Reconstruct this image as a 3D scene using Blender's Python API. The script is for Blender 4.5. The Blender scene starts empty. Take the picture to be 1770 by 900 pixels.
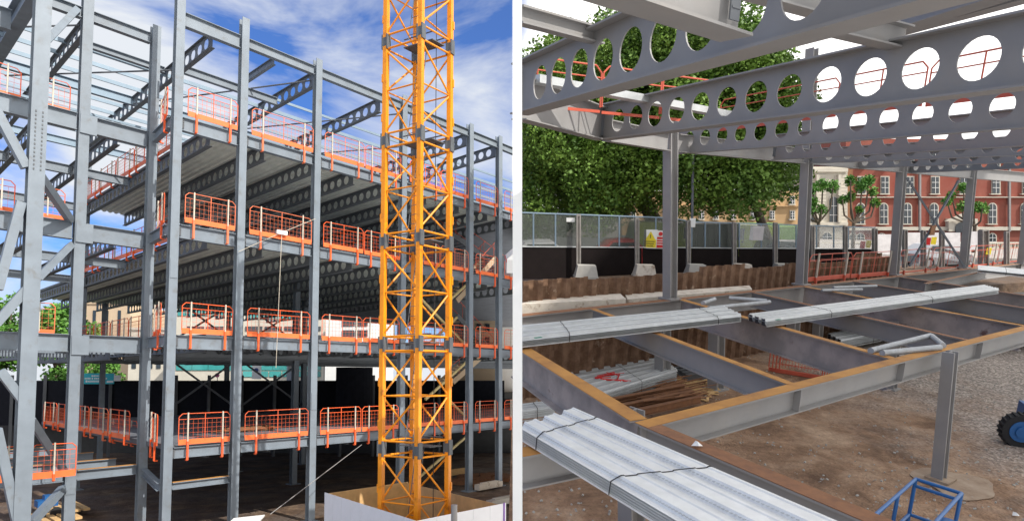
import bpy, math, random
from mathutils import Vector, Matrix
random.seed(11)
R_ = math.radians
S = bpy.context.scene
COL = S.collection
# ------------------------------------------------------------------ camera
FPX = 1083.0; CX = 885.0; CY = 590.0; PITCH = R_(3.17); EYE = Vector((0, 0, 6.05))
cam = bpy.data.cameras.new('camera'); camo = bpy.data.objects.new('camera', cam); COL.objects.link(camo)
camo.location = EYE; camo.rotation_euler = (math.pi/2 + PITCH, 0, 0)
cam.sensor_width = 36; cam.lens = FPX/1770*36; cam.shift_y = 140/1770; cam.clip_start = .05; cam.clip_end = 2000
S.camera = camo
# ------------------------------------------------------------------ sun and sky
SUN_AZ = 51.0   # degrees to the right of straight behind the camera
SUN_EL = 40.0
sdir = Vector((math.sin(R_(SUN_AZ))*math.cos(R_(SUN_EL)), -math.cos(R_(SUN_AZ))*math.cos(R_(SUN_EL)), math.sin(R_(SUN_EL))))
sl = bpy.data.lights.new('sun', 'SUN'); sl.energy = 5.0; sl.angle = R_(.5); sl.color = (1, .95, .87)
so = bpy.data.objects.new('sun', sl); COL.objects.link(so); so.location = (20, -20, 60)
so.rotation_euler = (-sdir).to_track_quat('-Z', 'Y').to_euler()
w = bpy.data.worlds.new('World'); S.world = w; w.use_nodes = True
nt = w.node_tree; nt.nodes.clear()
def N(t, nt_=None, **kw):
    n = (nt_ or nt).nodes.new(t)
    for k, v in kw.items(): setattr(n, k, v)
    return n
out = N('ShaderNodeOutputWorld'); bg = N('ShaderNodeBackground'); nt.links.new(bg.outputs[0], out.inputs[0])
sky = N('ShaderNodeTexSky', sky_type='NISHITA', sun_disc=False)
sky.sun_elevation = R_(SUN_EL); sky.sun_rotation = math.atan2(sdir.x, sdir.y)
bg.inputs[1].default_value = .1
tc = N('ShaderNodeTexCoord'); mp = N('ShaderNodeMapping'); mp.inputs['Scale'].default_value = (1.5, 1.5, 4.2); mp.inputs['Rotation'].default_value = (0, R_(18), 0)
mp.inputs['Location'].default_value = (3.1, 0.4, 1.7)
nt.links.new(tc.outputs['Generated'], mp.inputs[0])
nz = N('ShaderNodeTexNoise'); nz.inputs['Scale'].default_value = 1.5; nz.inputs['Detail'].default_value = 7; nz.inputs['Roughness'].default_value = .56; nz.inputs['Distortion'].default_value = .5
nt.links.new(mp.outputs[0], nz.inputs['Vector'])
sx = N('ShaderNodeSeparateXYZ'); nt.links.new(tc.outputs['Generated'], sx.inputs[0])
def mth(op, a, b=None, c=None, clamp=False, tree=None):
    t = tree or nt
    m = t.nodes.new('ShaderNodeMath'); m.operation = op; m.use_clamp = clamp
    for i, v in enumerate((a, b, c)):
        if v is None: continue
        if isinstance(v, (int, float)): m.inputs[i].default_value = v
        else: t.links.new(v, m.inputs[i])
    return m.outputs[0]
cr = N('ShaderNodeValToRGB'); nt.links.new(nz.outputs[0], cr.inputs[0])
cr.color_ramp.elements[0].position = .43; cr.color_ramp.elements[0].color = (.06, .06, .06, 1)
cr.color_ramp.elements[1].position = .60; cr.color_ramp.elements[1].color = (1, 1, 1, 1)
# the cloud deck closes over the right hand half of the sky, and thickens to the low left
back = mth('MAXIMUM', mth('MULTIPLY', sx.outputs['Y'], -1.0), 0.0)
bank = mth('MULTIPLY_ADD', mth('MULTIPLY_ADD', back, .55, sx.outputs['X']), 26.0, .05, clamp=True)  # bank spread unseen behind the viewpoint to brighten the right site's webs
low = mth('MULTIPLY', mth('SUBTRACT', .24, sx.outputs['Z'], clamp=True), 1.1)
ahead = mth('MULTIPLY_ADD', sx.outputs['Y'], 2.0, .45, clamp=True)   # broken cloud ahead, thinner unseen cloud behind to keep left-facing steel dark
cov = mth('ADD', mth('MULTIPLY', mth('ADD', cr.outputs[0], low), ahead), mth('ADD', bank, mth('MULTIPLY', mth('SUBTRACT', 1.0, ahead), .30)), clamp=True)
tint = N('ShaderNodeMix', data_type='RGBA', blend_type='MULTIPLY'); tint.inputs[0].default_value = 1
nt.links.new(sky.outputs[0], tint.inputs[6]); tint.inputs[7].default_value = (.36, .92, 1.85, 1)
mx = N('ShaderNodeMix', data_type='RGBA'); nt.links.new(cov, mx.inputs[0])
nt.links.new(tint.outputs[2], mx.inputs[6])
cb = N('ShaderNodeMix', data_type='RGBA'); nt.links.new(bank, cb.inputs[0]); cb.inputs[6].default_value = (8.2, 8.6, 9.2, 1); cb.inputs[7].default_value = (18, 17.7, 17.3, 1)
nt.links.new(cb.outputs[2], mx.inputs[7])
nt.links.new(mx.outputs[2], bg.inputs[0])
S.view_settings.view_transform = 'Standard'; S.view_settings.look = 'None'; S.view_settings.exposure = 0; S.view_settings.gamma = 1
S.render.engine = 'CYCLES'

# ------------------------------------------------------------------ frames of the two sites
UPc = Vector((0, -math.sin(PITCH), math.cos(PITCH))); FWc = Vector((0, math.cos(PITCH), math.sin(PITCH))); RTc = Vector((1, 0, 0))
def ray(px, py): return RTc*((px-CX)/FPX) + UPc*((CY-py)/FPX) + FWc
def project(p):
    d = p-EYE; z = d.dot(FWc)
    return CX+FPX*d.dot(RTc)/z, CY-FPX*d.dot(UPc)/z
class Frame:
    def __init__(s, o, x, y, z): s.o, s.x, s.y, s.z = o, x.normalized(), y.normalized(), z.normalized()
    def w(s, a, b, c): return s.o + s.x*a + s.y*b + s.z*c
    def loc(s, p):
        d = p-s.o; return Vector((d.dot(s.x), d.dot(s.y), d.dot(s.z)))
    def hit(s, px, py, ax, val):
        r = ray(px, py); n = (s.x, s.y, s.z)[ax]
        t = (val - (EYE-s.o).dot(n))/r.dot(n)
        return EYE + r*t
    def at(s, px, py, depth):   # depth = straight ahead distance from the camera
        return EYE + ray(px, py)*depth
UL = Vector((.663, .749, 0)).normalized(); VL = Vector((-UL.y, UL.x, 0))
L = Frame(Vector((-8.44, 26.5, 0)), UL, VL, Vector((0, 0, 1)))
nr = (RTc*.028 + UPc*1.0 - FWc*.2357).normalized()
yr = (FWc - nr*FWc.dot(nr)).normalized(); xr = yr.cross(nr)
RF = Frame(EYE.copy(), xr, yr, nr)
# uprights of the right site
cdir = -(RTc*(1158-CX)/FPX - UPc*(6000-CY)/FPX + FWc)
cdir = (cdir.normalized()*.95 + nr*.05).normalized()
def up_to(p, h): return p + cdir*(h/cdir.dot(nr))
def uA(px, v=0.0):
    lo, hi = -40.0, 60.0
    for _ in range(50):
        m = (lo+hi)/2
        if L.w(m, v, 6).y < 1 or project(L.w(m, v, 6.05))[0] < px: lo = m
        else: hi = m
    return m

# ------------------------------------------------------------------ materials
MATS = {}
def mat(name, col, rough=.6, metal=0.0, var=.15, scale=3.0, bump=0.0, bscale=40, col2=None, mix=(.45, .6), col3=None, mix3=(.6, .7), s3=.7, spec=None):
    m = bpy.data.materials.new(name); m.use_nodes = True; t = m.node_tree
    b = t.nodes['Principled BSDF']; b.inputs['Roughness'].default_value = rough; b.inputs['Metallic'].default_value = metal
    if spec is not None: b.inputs['Specular IOR Level'].default_value = spec
    g = t.nodes.new('ShaderNodeNewGeometry')
    n = t.nodes.new('ShaderNodeTexNoise'); n.inputs['Scale'].default_value = scale; n.inputs['Detail'].default_value = 6; n.inputs['Roughness'].default_value = .6
    t.links.new(g.outputs['Position'], n.inputs['Vector'])
    r = t.nodes.new('ShaderNodeValToRGB'); t.links.new(n.outputs[0], r.inputs[0])
    c = Vector(col)
    if col2 is None:
        r.color_ramp.elements[0].position = .3; r.color_ramp.elements[1].position = .7
        r.color_ramp.elements[0].color = (*(c*(1-var)), 1); r.color_ramp.elements[1].color = (*(c*(1+var)), 1)
    else:
        r.color_ramp.elements[0].position, r.color_ramp.elements[1].position = mix
        r.color_ramp.elements[0].color = (*col, 1); r.color_ramp.elements[1].color = (*col2, 1)
    o = r.outputs[0]
    if col3:
        n3 = t.nodes.new('ShaderNodeTexNoise'); n3.inputs['Scale'].default_value = s3; n3.inputs['Detail'].default_value = 8; n3.inputs['Roughness'].default_value = .65
        t.links.new(g.outputs['Position'], n3.inputs['Vector'])
        r3 = t.nodes.new('ShaderNodeValToRGB'); t.links.new(n3.outputs[0], r3.inputs[0])
        r3.color_ramp.elements[0].position, r3.color_ramp.elements[1].position = mix3
        q = t.nodes.new('ShaderNodeMix'); q.data_type = 'RGBA'; t.links.new(r3.outputs[0], q.inputs[0]); t.links.new(o, q.inputs[6]); q.inputs[7].default_value = (*col3, 1); o = q.outputs[2]
    t.links.new(o, b.inputs['Base Color'])
    if bump:
        n2 = t.nodes.new('ShaderNodeTexNoise'); n2.inputs['Scale'].default_value = bscale; n2.inputs['Detail'].default_value = 5
        t.links.new(g.outputs['Position'], n2.inputs['Vector'])
        bp = t.nodes.new('ShaderNodeBump'); bp.inputs['Strength'].default_value = bump; bp.inputs['Distance'].default_value = .05
        t.links.new(n2.outputs[0], bp.inputs['Height']); t.links.new(bp.outputs[0], b.inputs['Normal'])
    MATS[name] = m; return m
steel = mat('steel_paint', (.185, .22, .26), .5, var=.12, scale=1.5, col3=(.15, .16, .17), mix3=(.56, .72), s3=2.5)
steelR = mat('steel_primer', (.275, .268, .265), .55, var=.08, scale=2.0, col3=(.30, .28, .26), mix3=(.52, .75), s3=1.6)
steelD = mat('steel_dark', (.12, .13, .145), .6, var=.1)
primer_worn = mat('primer_worn', (.27, .245, .235), .6, col2=(.38, .33, .31), mix=(.4, .6), scale=2.2, col3=(.13, .075, .07), mix3=(.6, .68), s3=1.5)
rust = mat('rust', (.36, .165, .045), .8, col2=(.52, .255, .06), scale=2.5, mix=(.3, .7), col3=(.24, .11, .045), mix3=(.52, .74), s3=1.6, bump=.05)
rust_brown = mat('rust_brown', (.20, .095, .05), .85, col2=(.28, .13, .06), scale=8, mix=(.35, .65), bump=.1)
galv = mat('galvanised', (.52, .54, .55), .4, metal=.25, var=.10, scale=5)
galvL = mat('galvanised_purlin', (.20, .27, .34), .5, metal=.2, var=.07, scale=2)
deckm = mat('deck_sheet', (.80, .84, .77), .5, metal=.0, var=.1, scale=2)
deckW = mat('deck_sheet_white', (.74, .75, .74), .35, metal=.15, var=.08, scale=6)
deck_end = mat('deck_end', (.03, .03, .035), .7)
orange = mat('orange_paint', (.86, .12, .025), .5, var=.12, scale=4)
orange_b = mat('orange_paint_faded', (.72, .17, .07), .6, var=.15, scale=4)
orange_c = mat('orange_paint_dusty', (.70, .11, .035), .7, var=.2, scale=3, col3=(.35, .16, .09), mix3=(.55, .75), s3=6)
ORANGES = [orange, orange, orange_b, orange_c]
orange_toe = mat('orange_toe_board', (.86, .17, .045), .5, var=.1, scale=2)
redrail = mat('red_barrier', (.55, .10, .055), .5, var=.12, scale=4)
postm = mat('galvanised_post', (.50, .45, .37), .6, var=.15, scale=6)
yellow = mat('crane_paint', (.84, .29, .008), .45, var=.10, scale=1.2, col3=(.40, .13, .015), mix3=(.56, .74), s3=3.5)
crane_dark = mat('crane_joint', (.10, .11, .12), .6, var=.2)
conc = mat('concrete', (.42, .40, .36), .9, var=.12, scale=4, bump=.1, col3=(.30, .28, .25), mix3=(.5, .7), s3=2)
concdk = mat('concrete_slab', (.15, .16, .18), .85, var=.15, scale=1.5)
kerbc = mat('concrete_pale', (.60, .54, .46), .9, var=.1, scale=5, col3=(.32, .24, .17), mix3=(.55, .65), s3=3)
ply = mat('plywood', (.62, .40, .18), .8, var=.15, scale=3)
plyw = mat('white_hoarding', (.80, .81, .84), .5, var=.03)
blackply = mat('black_hoarding', (.010, .007, .007), .9, var=.2, spec=.15)
steelS = mat('steel_cell_beam', (.13, .145, .16), .55, var=.1)  # darker steel tone for the left site's cellular beams
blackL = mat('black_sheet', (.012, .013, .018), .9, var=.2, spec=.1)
sheetp = mat('sheet_pile_rust', (.13, .07, .04), .9, col2=(.22, .13, .08), scale=4, mix=(.4, .62), col3=(.33, .24, .17), mix3=(.60, .66), s3=3, bump=.2)
foliage = mat('foliage', (.055, .12, .015), .55, col2=(.20, .33, .055), mix=(.38, .62), scale=.9, spec=.3)
foliage2 = mat('foliage_bright', (.07, .19, .03), .6, col2=(.14, .30, .05), mix=(.4, .6), scale=1.5, spec=.3)
bark = mat('bark', (.13, .10, .075), .95, var=.25, scale=8)
brick = mat('red_brick', (.27, .085, .06), .9, var=.12, scale=1.0, col3=(.26, .06, .04), mix3=(.45, .65), s3=.4)
stone = mat('pale_stone', (.56, .52, .44), .85, var=.08, scale=.8)
stone_tan = mat('tan_stone', (.50, .33, .17), .85, var=.12, scale=.7)
beige = mat('beige_stone', (.50, .38, .26), .85, var=.08, scale=.4)
glass = mat('window_glass', (.03, .04, .05), .12, var=.3, scale=.3, spec=.6)
glass_teal = mat('teal_glass', (.05, .30, .29), .15, var=.35, scale=.35)
whitep = mat('white_paint', (.80, .80, .78), .5, var=.04)
teal = mat('teal_sign', (.01, .44, .52), .5, var=.03)
red = mat('red_paint', (.60, .02, .02), .5)
yel = mat('yellow_paint', (.75, .60, .02), .5)
lime = mat('lime_paint', (.50, .65, .03), .4)
blue = mat('blue_paint', (.015, .11, .32), .4, var=.12)
rubber = mat('rubber', (.02, .02, .022), .85)
asphalt = mat('asphalt', (.055, .055, .055), .9, var=.15)
pave = mat('paving', (.35, .32, .29), .9, var=.1)
grass = mat('grass', (.10, .20, .03), .9, var=.3, scale=3)
carw = mat('car_white', (.75, .76, .77), .25, var=.02)
cargrey = mat('car_grey', (.42, .43, .45), .3, metal=.3, var=.02)
cardk = mat('car_dark', (.03, .05, .045), .25, var=.05)
lens_red = mat('lens_red', (.5, .01, .01), .3)
black = mat('black_line', (.02, .02, .02), .6)
tan_prop = mat('tan_prop', (.62, .50, .24), .7)
pinkm = mat('pink_paint', (.6, .08, .25), .5)
navy = mat('navy_paint', (.02, .05, .2), .5)
padm = mat('muddy_concrete', (.27, .19, .13), .95, col2=(.40, .31, .23), scale=3, mix=(.35, .65), bump=.3, bscale=14)
tubem = mat('weathered_tube', (.36, .38, .40), .5, metal=.2, var=.2, scale=6)
purple = mat('purple_strap', (.20, .06, .40), .6)
scr = mat('mesh_screen', (.10, .11, .10), .8)

def ground_mat(name, dark, mid, pale, gcol, gate):
    m = bpy.data.materials.new(name); m.use_nodes = True; t = m.node_tree; b = t.nodes['Principled BSDF']; b.inputs['Roughness'].default_value = .95
    g = t.nodes.new('ShaderNodeNewGeometry')
    def noise(sc, det=8, ro=.6, dist=0):
        n = t.nodes.new('ShaderNodeTexNoise'); n.inputs['Scale'].default_value = sc; n.inputs['Detail'].default_value = det; n.inputs['Roughness'].default_value = ro; n.inputs['Distortion'].default_value = dist
        t.links.new(g.outputs['Position'], n.inputs['Vector']); return n.outputs[0]
    def ramp(src, stops):
        r = t.nodes.new('ShaderNodeValToRGB'); t.links.new(src, r.inputs[0]); e = r.color_ramp.elements
        while len(e) < len(stops): e.new(.5)
        for q, (p, c) in zip(e, stops): q.position = p; q.color = (*c, 1)
        return r.outputs[0]
    def mixc(f, a_, b_, bt='MIX'):
        q = t.nodes.new('ShaderNodeMix'); q.data_type = 'RGBA'; q.blend_type = bt
        for i, v in ((0, f), (6, a_), (7, b_)):
            if isinstance(v, (int, float)): q.inputs[i].default_value = v
            elif isinstance(v, tuple): q.inputs[i].default_value = (*v, 1)
            else: t.links.new(v, q.inputs[i])
        return q.outputs[2]
    base = ramp(noise(.8, 9, .62, .4), [(.33, dark), (.5, mid), (.66, pale)])
    fine = ramp(noise(5.0, 8, .7), [(.3, (.6, .58, .55)), (.7, (1.35, 1.35, 1.35))])
    base = mixc(.8, base, fine, 'MULTIPLY')
    v = t.nodes.new('ShaderNodeTexVoronoi'); v.inputs['Scale'].default_value = 22; t.links.new(g.outputs['Position'], v.inputs['Vector'])
    sv = t.nodes.new('ShaderNodeSeparateColor'); t.links.new(v.outputs['Color'], sv.inputs[0])
    grav = ramp(sv.outputs[0], [(0, tuple(c*.45 for c in gcol)), (.6, gcol), (1, tuple(min(1, c*1.7) for c in gcol))])
    mask = noise(.45, 6, .6)
    if gate:
        d = t.nodes.new('ShaderNodeVectorMath'); d.operation = 'DOT_PRODUCT'; t.links.new(g.outputs['Position'], d.inputs[0]); d.inputs[1].default_value = tuple(gate[0])
        mask = mth('ADD', mth('MULTIPLY', mask, .9, tree=t), mth('MULTIPLY_ADD', d.outputs['Value'], gate[1], gate[2], tree=t), tree=t)
    mk = ramp(mask, [(.42, (0, 0, 0)), (.82, (1, 1, 1))])
    t.links.new(mixc(mk, base, grav), b.inputs['Base Color'])
    hb = t.nodes.new('ShaderNodeBump'); hb.inputs['Strength'].default_value = .9; hb.inputs['Distance'].default_value = .12
    hs = mth('ADD', noise(3.0, 8, .65), mth('MULTIPLY', v.outputs['Distance'], .25, tree=t), tree=t)
    t.links.new(hs, hb.inputs['Height']); t.links.new(hb.outputs[0], b.inputs['Normal'])
    return m
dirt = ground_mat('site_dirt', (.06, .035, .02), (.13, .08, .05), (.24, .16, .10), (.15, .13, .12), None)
dirtR = ground_mat('site_dirt_gravel', (.15, .085, .05), (.31, .19, .115), (.46, .32, .215), (.36, .31, .27), (tuple(RF.x), .085, -.66))
gravel = mat('gravel', (.20, .18, .165), .95, col2=(.40, .37, .34), scale=22, mix=(.4, .62), bump=1.0, bscale=30)
def trans_mat(name, col, alpha):
    m = mat(name, col, .5); t = m.node_tree; m.node_tree.nodes['Principled BSDF'].inputs['Alpha'].default_value = alpha; return m
perspex = trans_mat('clear_screen', (.62, .66, .66), .22)
meshdk = trans_mat('dark_netting', (.07, .08, .07), .5)

# ------------------------------------------------------------------ mesh builder
class MB:
    def __init__(s): s.v = []; s.f = []; s.m = []; s.mi = 0
    def add(s, vs, fs):
        b = len(s.v); s.v += [tuple(v) for v in vs]; s.f += [tuple(b+i for i in f) for f in fs]; s.m += [s.mi]*len(fs)
    def hexa(s, p):   # 8 pts: bottom loop 0-3, top loop 4-7
        s.add(p, [(3,2,1,0), (4,5,6,7), (0,1,5,4), (1,2,6,5), (2,3,7,6), (3,0,4,7)])
    def box(s, c, a, b, d):   # centre and three half vectors
        c = Vector(c); s.hexa([c-a-b-d, c+a-b-d, c+a+b-d, c-a+b-d, c-a-b+d, c+a-b+d, c+a+b+d, c-a+b+d])
    def bar(s, p0, p1, w, h, up=Vector((0, 0, 1))):
        p0 = Vector(p0); p1 = Vector(p1); d = (p1-p0); l = d.length
        if l < 1e-6: return
        d = d/l; side = d.cross(up)
        if side.length < 1e-4: side = d.cross(Vector((1, 0, 0)))
        side.normalize(); u = side.cross(d).normalized()
        s.box((p0+p1)/2, d*(l/2), side*(w/2), u*(h/2))
    def tube(s, p0, p1, r, n=8, r1=None, cap=True):
        p0 = Vector(p0); p1 = Vector(p1); d = (p1-p0).normalized(); r1 = r if r1 is None else r1
        a = d.orthogonal().normalized(); b = d.cross(a); vs = []
        for p, q in ((p0, r), (p1, r1)):
            for i in range(n):
                t = 2*math.pi*i/n; vs.append(p + a*(q*math.cos(t)) + b*(q*math.sin(t)))
        fs = [(i, (i+1) % n, n+(i+1) % n, n+i) for i in range(n)]
        if cap: fs += [tuple(range(n))[::-1], tuple(range(n, 2*n))]
        s.add(vs, fs)
    def path(s, pts, r, n=8):
        for a, b in zip(pts, pts[1:]): s.tube(a, b, r, n)
    def ibeam(s, p0, p1, up, h, bw, tf=.02, tw=.012, anchor=0.0):
        """anchor 0: line at mid height, 1: line runs along the top, -1: along the bottom"""
        p0 = Vector(p0); p1 = Vector(p1); d = (p1-p0).normalized(); side = d.cross(up).normalized(); u = side.cross(d).normalized()
        c0 = p0 - u*(anchor*h/2); c1 = p1 - u*(anchor*h/2); m = (c0+c1)/2; dl = (c1-c0)/2
        s.box(m + u*(h/2-tf/2), dl, side*(bw/2), u*(tf/2))
        s.box(m - u*(h/2-tf/2), dl, side*(bw/2), u*(tf/2))
        s.box(m, dl, side*(tw/2), u*(h/2-tf))
    def flange(s, p0, p1, up, h, bw, tf, anchor):
        p0 = Vector(p0); p1 = Vector(p1); d = (p1-p0).normalized(); side = d.cross(up).normalized(); u = side.cross(d).normalized()
        m = (p0+p1)/2 + u*(tf/2+.003); s.box(m, (p1-p0)/2, side*(bw/2), u*(tf/2))
    def cell(s, p0, p1, up, h, bw, tf=.02, tw=.014, dia=None, pitch=None, anchor=0.0, first=None, n=16):
        p0 = Vector(p0); p1 = Vector(p1); L_ = (p1-p0).length; d = (p1-p0)/L_; side = d.cross(up).normalized(); u = side.cross(d).normalized()
        c0 = p0 - u*(anchor*h/2); c1 = p1 - u*(anchor*h/2); m = (c0+c1)/2; dl = (c1-c0)/2
        s.box(m + u*(h/2-tf/2), dl, side*(bw/2), u*(tf/2)); s.box(m - u*(h/2-tf/2), dl, side*(bw/2), u*(tf/2))
        hw = h/2-tf; dia = dia or h*.66; pitch = pitch or dia*1.35; first = pitch*.35 if first is None else first
        cnt = int((L_-2*first)//pitch); first = (L_-cnt*pitch)/2
        for a, b in ((0, first), (L_-first, L_)): s.box(c0+d*((a+b)/2), d*((b-a)/2), side*(tw/2), u*hw)
        for k in range(cnt):
            c = c0 + d*(first+pitch*(k+.5)); vs = []
            for sg in (1, -1):
                for i in range(n):
                    t = 2*math.pi*i/n; cc, ss = math.cos(t), math.sin(t); mm = max(abs(cc), abs(ss))
                    vs.append(c + d*(dia/2*cc) + u*(dia/2*ss) + side*(sg*tw/2))
                for i in range(n):
                    t = 2*math.pi*i/n; cc, ss = math.cos(t), math.sin(t); mm = max(abs(cc), abs(ss))
                    vs.append(c + d*(pitch/2*cc/mm) + u*(hw*ss/mm) + side*(sg*tw/2))
            fs = []
            for i in range(n):
                j = (i+1) % n
                fs.append((i, n+i, n+j, j)); fs.append((2*n+j, 3*n+j, 3*n+i, 2*n+i)); fs.append((j, 2*n+j, 2*n+i, i))
            s.add(vs, fs)
    def poly(s, pts, thick):  # flat polygon extruded along vector
        n = len(pts); pts = [Vector(p) for p in pts]; vs = pts + [p+thick for p in pts]
        s.add(vs, [tuple(range(n))[::-1], tuple(range(n, 2*n))] + [(i, (i+1) % n, n+(i+1) % n, n+i) for i in range(n)])
    def build(s, name, m, parent=None, smooth=False, base=None):
        me = bpy.data.meshes.new(name)
        if parent is not None: o0 = Vector(parent['_o'])
        elif base is not None: o0 = Vector(base)
        else:
            zs = min(s.v, key=lambda q: q[2]); k = len(s.v); o0 = Vector((sum(q[0] for q in s.v)/k, sum(q[1] for q in s.v)/k, zs[2]))
        me.from_pydata([tuple(Vector(v)-o0) for v in s.v], [], s.f)
        for mm in (m if isinstance(m, (list, tuple)) else [m]): me.materials.append(mm)
        if isinstance(m, (list, tuple)):
            me.polygons.foreach_set('material_index', s.m)
        if smooth: me.polygons.foreach_set('use_smooth', [True]*len(s.f))
        me.update()
        o = bpy.data.objects.new(name, me); COL.objects.link(o)
        if parent is not None: o.parent = parent['obj']
        else: o.location = o0
        return o
def tag(o, label, cat, group=None, kind=None):
    o['label'] = label; o['category'] = cat
    if group: o['group'] = group
    if kind: o['kind'] = kind
    return o
def thing(name, label, cat, base, group=None):
    o = bpy.data.objects.new(name, None); COL.objects.link(o); o.location = base; o.empty_display_size = .2
    tag(o, label, cat, group)
    return {'obj': o, '_o': tuple(base)}
def struct(o): o['kind'] = 'structure'; return o
def sub(o_part, root):   # treat a built part as parent for sub-parts
    return {'obj': o_part, '_o': root['_o']}
Z = Vector((0, 0, 1))

# ================================================================== LEFT SITE
GS = -.02   # sites meet under the seam (x = about 0)
m = MB(); xs = [-400, -60, -30, -20, -12, -6, -2, .25]; ys = [1.5, 10, 20, 30, 45, 60, 120, 900]
for i in range(len(xs)-1):
    for j in range(len(ys)-1):
        x0, x1, y0, y1 = xs[i], xs[i+1], ys[j], ys[j+1]
        e = lambda x, y: (.0092*y if x > 0 else x)
        m.add([(e(x0, y0), y0, 0), (e(x1, y0), y0, 0), (e(x1, y1), y1, 0), (e(x0, y1), y1, 0)], [(0, 1, 2, 3)])
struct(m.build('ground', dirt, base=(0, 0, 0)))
ZF = [3.55, 7.55, 11.55, 15.5]; ZR = 19.4; DEP = 16.0
apx = [292, 408, 540, 693, 811, 862, 893.0]
au = [uA(p) for p in apx]
bpx = [127, 250]; VB = 2.45
bu = [uA(p, VB) for p in bpx]
print('au', [round(x, 2) for x in au], 'bu', [round(x, 2) for x in bu])
U0 = -4.35
F = thing('steel_frame_building', 'multi-storey grey steel frame under construction behind the yellow crane mast', 'building', L.w(0, 6, 0))
def column(u, v, z0, z1, b=.29, splice=()):
    m = MB(); p0, p1 = L.w(u, v, z0), L.w(u, v, z1)
    m.ibeam(p0, p1, VL, b, b, .03, .02)
    m.box(L.w(u, v, z0+.02), UL*.3, VL*.3, Z*.02)
    for zs in splice: 
        for sg in (1, -1): m.box(L.w(u, v+sg*(b/2+.012), zs), UL*(b*.42), VL*.01, Z*.35)
    m.build('column', steel, F)
tops = [22.5, 20.15, 19.75, 19.75, 19.75, 19.75, 19.75]
for i, u in enumerate(au): column(u, 0, 0, tops[i], splice=(5.0,) if i else (9.9, 5.2))
column(bu[0], VB, 0, 22.5, .33, splice=(15.2, 11.2, 2.3)); column(bu[1], VB, 0, 19.75, .30)
BU, BV = uA(46, -.0), 0.0
column(BU, BV, 0, 23, .42, splice=())
# splice plates with bolt holes on the heavy column
m = MB(); 
for zc in (13.35,):
    for s_ in (-.11, .11):
        for k in range(15): m.box(L.w(BU+s_*.8, BV-.22, zc-.9+k*.13), UL*.018, VL*.008, Z*.03)
m.build('splice_bolts', crane_dark, F)
backs = [(-9.8, 16), (-4.35, 16), (0, 16), (4.3, 16), (8.9, 16), (4.3, 9), (-4.35, 28), (0, 28), (4.3, 28), (8.9, 28)]
for u, v in backs:
    if project(L.w(u, v, 6))[0] < 884: column(u, v, 0, 11.3 if v > 20 else (15.2 if v != 16 else 19.3), .3)
def beam(a, b, h, bw, name='floor_beam', mt=steel, tf=.022, tw=.014, anchor=1):
    m = MB(); m.ibeam(L.w(*a), L.w(*b), Z, h, bw, tf, tw, anchor); return m.build(name, mt, F)
def cellb(a, b, h, bw=.18, dia=None, pitch=None, mt=steelS, n=16):
    m = MB(); m.cell(L.w(*a), L.w(*b), Z, h, bw, .02, .015, dia, pitch, 1, n=n); return m.build('cellular_beam', mt, F)
UE = lambda v: uA(892.0, v)
# --- facade edge beams and girders
for fi, z in enumerate(ZF):
    for i in range(len(au)-1):
        gap = .2
        hh = .5 if i == 0 else .42
        beam((au[i]+gap, 0, z-.02), (au[i+1]-gap, 0, z-.02), hh if fi else .38, .22)
    if fi:
        beam((bu[0]+.2, VB, z-.02), (bu[1]-.2, VB, z-.02), .62, .25, 'girder')
        beam((bu[0]-6.5, VB, z-.02), (bu[0]-.21, VB, z-.02), .62, .25, 'girder')
        beam((bu[1]+.02, VB-.2, z-.04), (au[0]-.12, .2, z-.04), .4, .2, 'floor_beam')
        m = MB(); m.box(L.w(bu[0]+.12, VB-.2, z-.4), UL*.26, VL*.02, Z*.34); m.build('end_plate', steel, F)
beam((bu[0]+.2, VB, 2.75), (bu[1]-.2, VB, 2.75), .35, .25, 'girder'); m = MB(); m.flange(L.w(bu[0]+.2, VB, 2.75), L.w(bu[1]-.2, VB, 2.75), Z, 0, .22, .012, 0); m.build('rusty_flange', rust, F)
beam((bu[0]-6.5, VB, 2.75), (bu[0]-.2, VB, 2.75), .35, .25, 'girder')
beam((au[0]+.2, 0, 2.3), (au[1]-.2, 0, 2.3), .25, .2); m = MB(); m.flange(L.w(au[0]+.2, 0, 2.3), L.w(au[1]-.2, 0, 2.3), Z, 0, .18, .012, 0); m.build('rusty_flange', rust, F)
beam((bu[1]+.02, VB-.2, 2.6), (au[0]-.12, .2, 2.3), .28, .2)
for fi, z in enumerate(ZF):
    for i in range(len(au)-1):
        m = MB(); c = L.w(au[i]+.2, -.03, z-.25); m.box(c, UL*.05, VL*.012, Z*.17)
        for k in range(4):
            for s_ in (-.025, .025): m.tube(c+UL*s_+Z*(-.12+.08*k), c+UL*s_+Z*(-.12+.08*k)-VL*.035, .014, 6)
        m.build('bolted_cleat', steelD, F)
# top beams
for i in range(len(au)-1): beam((au[i]+.19, 0, ZR), (au[i+1]-.19, 0, ZR), .52 if i == 0 else .38, .22, 'roof_beam')
beam((bu[0]+.2, VB, 19.4), (bu[1]-.19, VB, 19.4), .4, .22, 'roof_beam')
beam((bu[0]-7, VB, 19.4), (bu[0]-.2, VB, 19.4), .4, .22, 'roof_beam')
beam((bu[0]+.2, VB+2.4, 19.35), (U0-.1, VB+2.4, 19.35), .25, .2, 'roof_beam')
# roof cellular beams back from the facade
ru = [U0, 0, uA(657), au[4], au[5]]
for u in ru: cellb((u, .25, 19.3), (u, 17.5, 19.3), .66, .2, .42, .62)
cellb((bu[0], VB+.25, 19.2), (bu[0], 18, 19.2), .62, .2, .42, .6)
beam((BU+.1, BV+.4, 19.6), (BU+.1, 16, 19.6), .9, .4, 'roof_beam', tf=.04)
beam((BU-5, 4.2, 19.2), (BU-.1, 4.2, 19.2), .75, .3, 'roof_beam')
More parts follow.
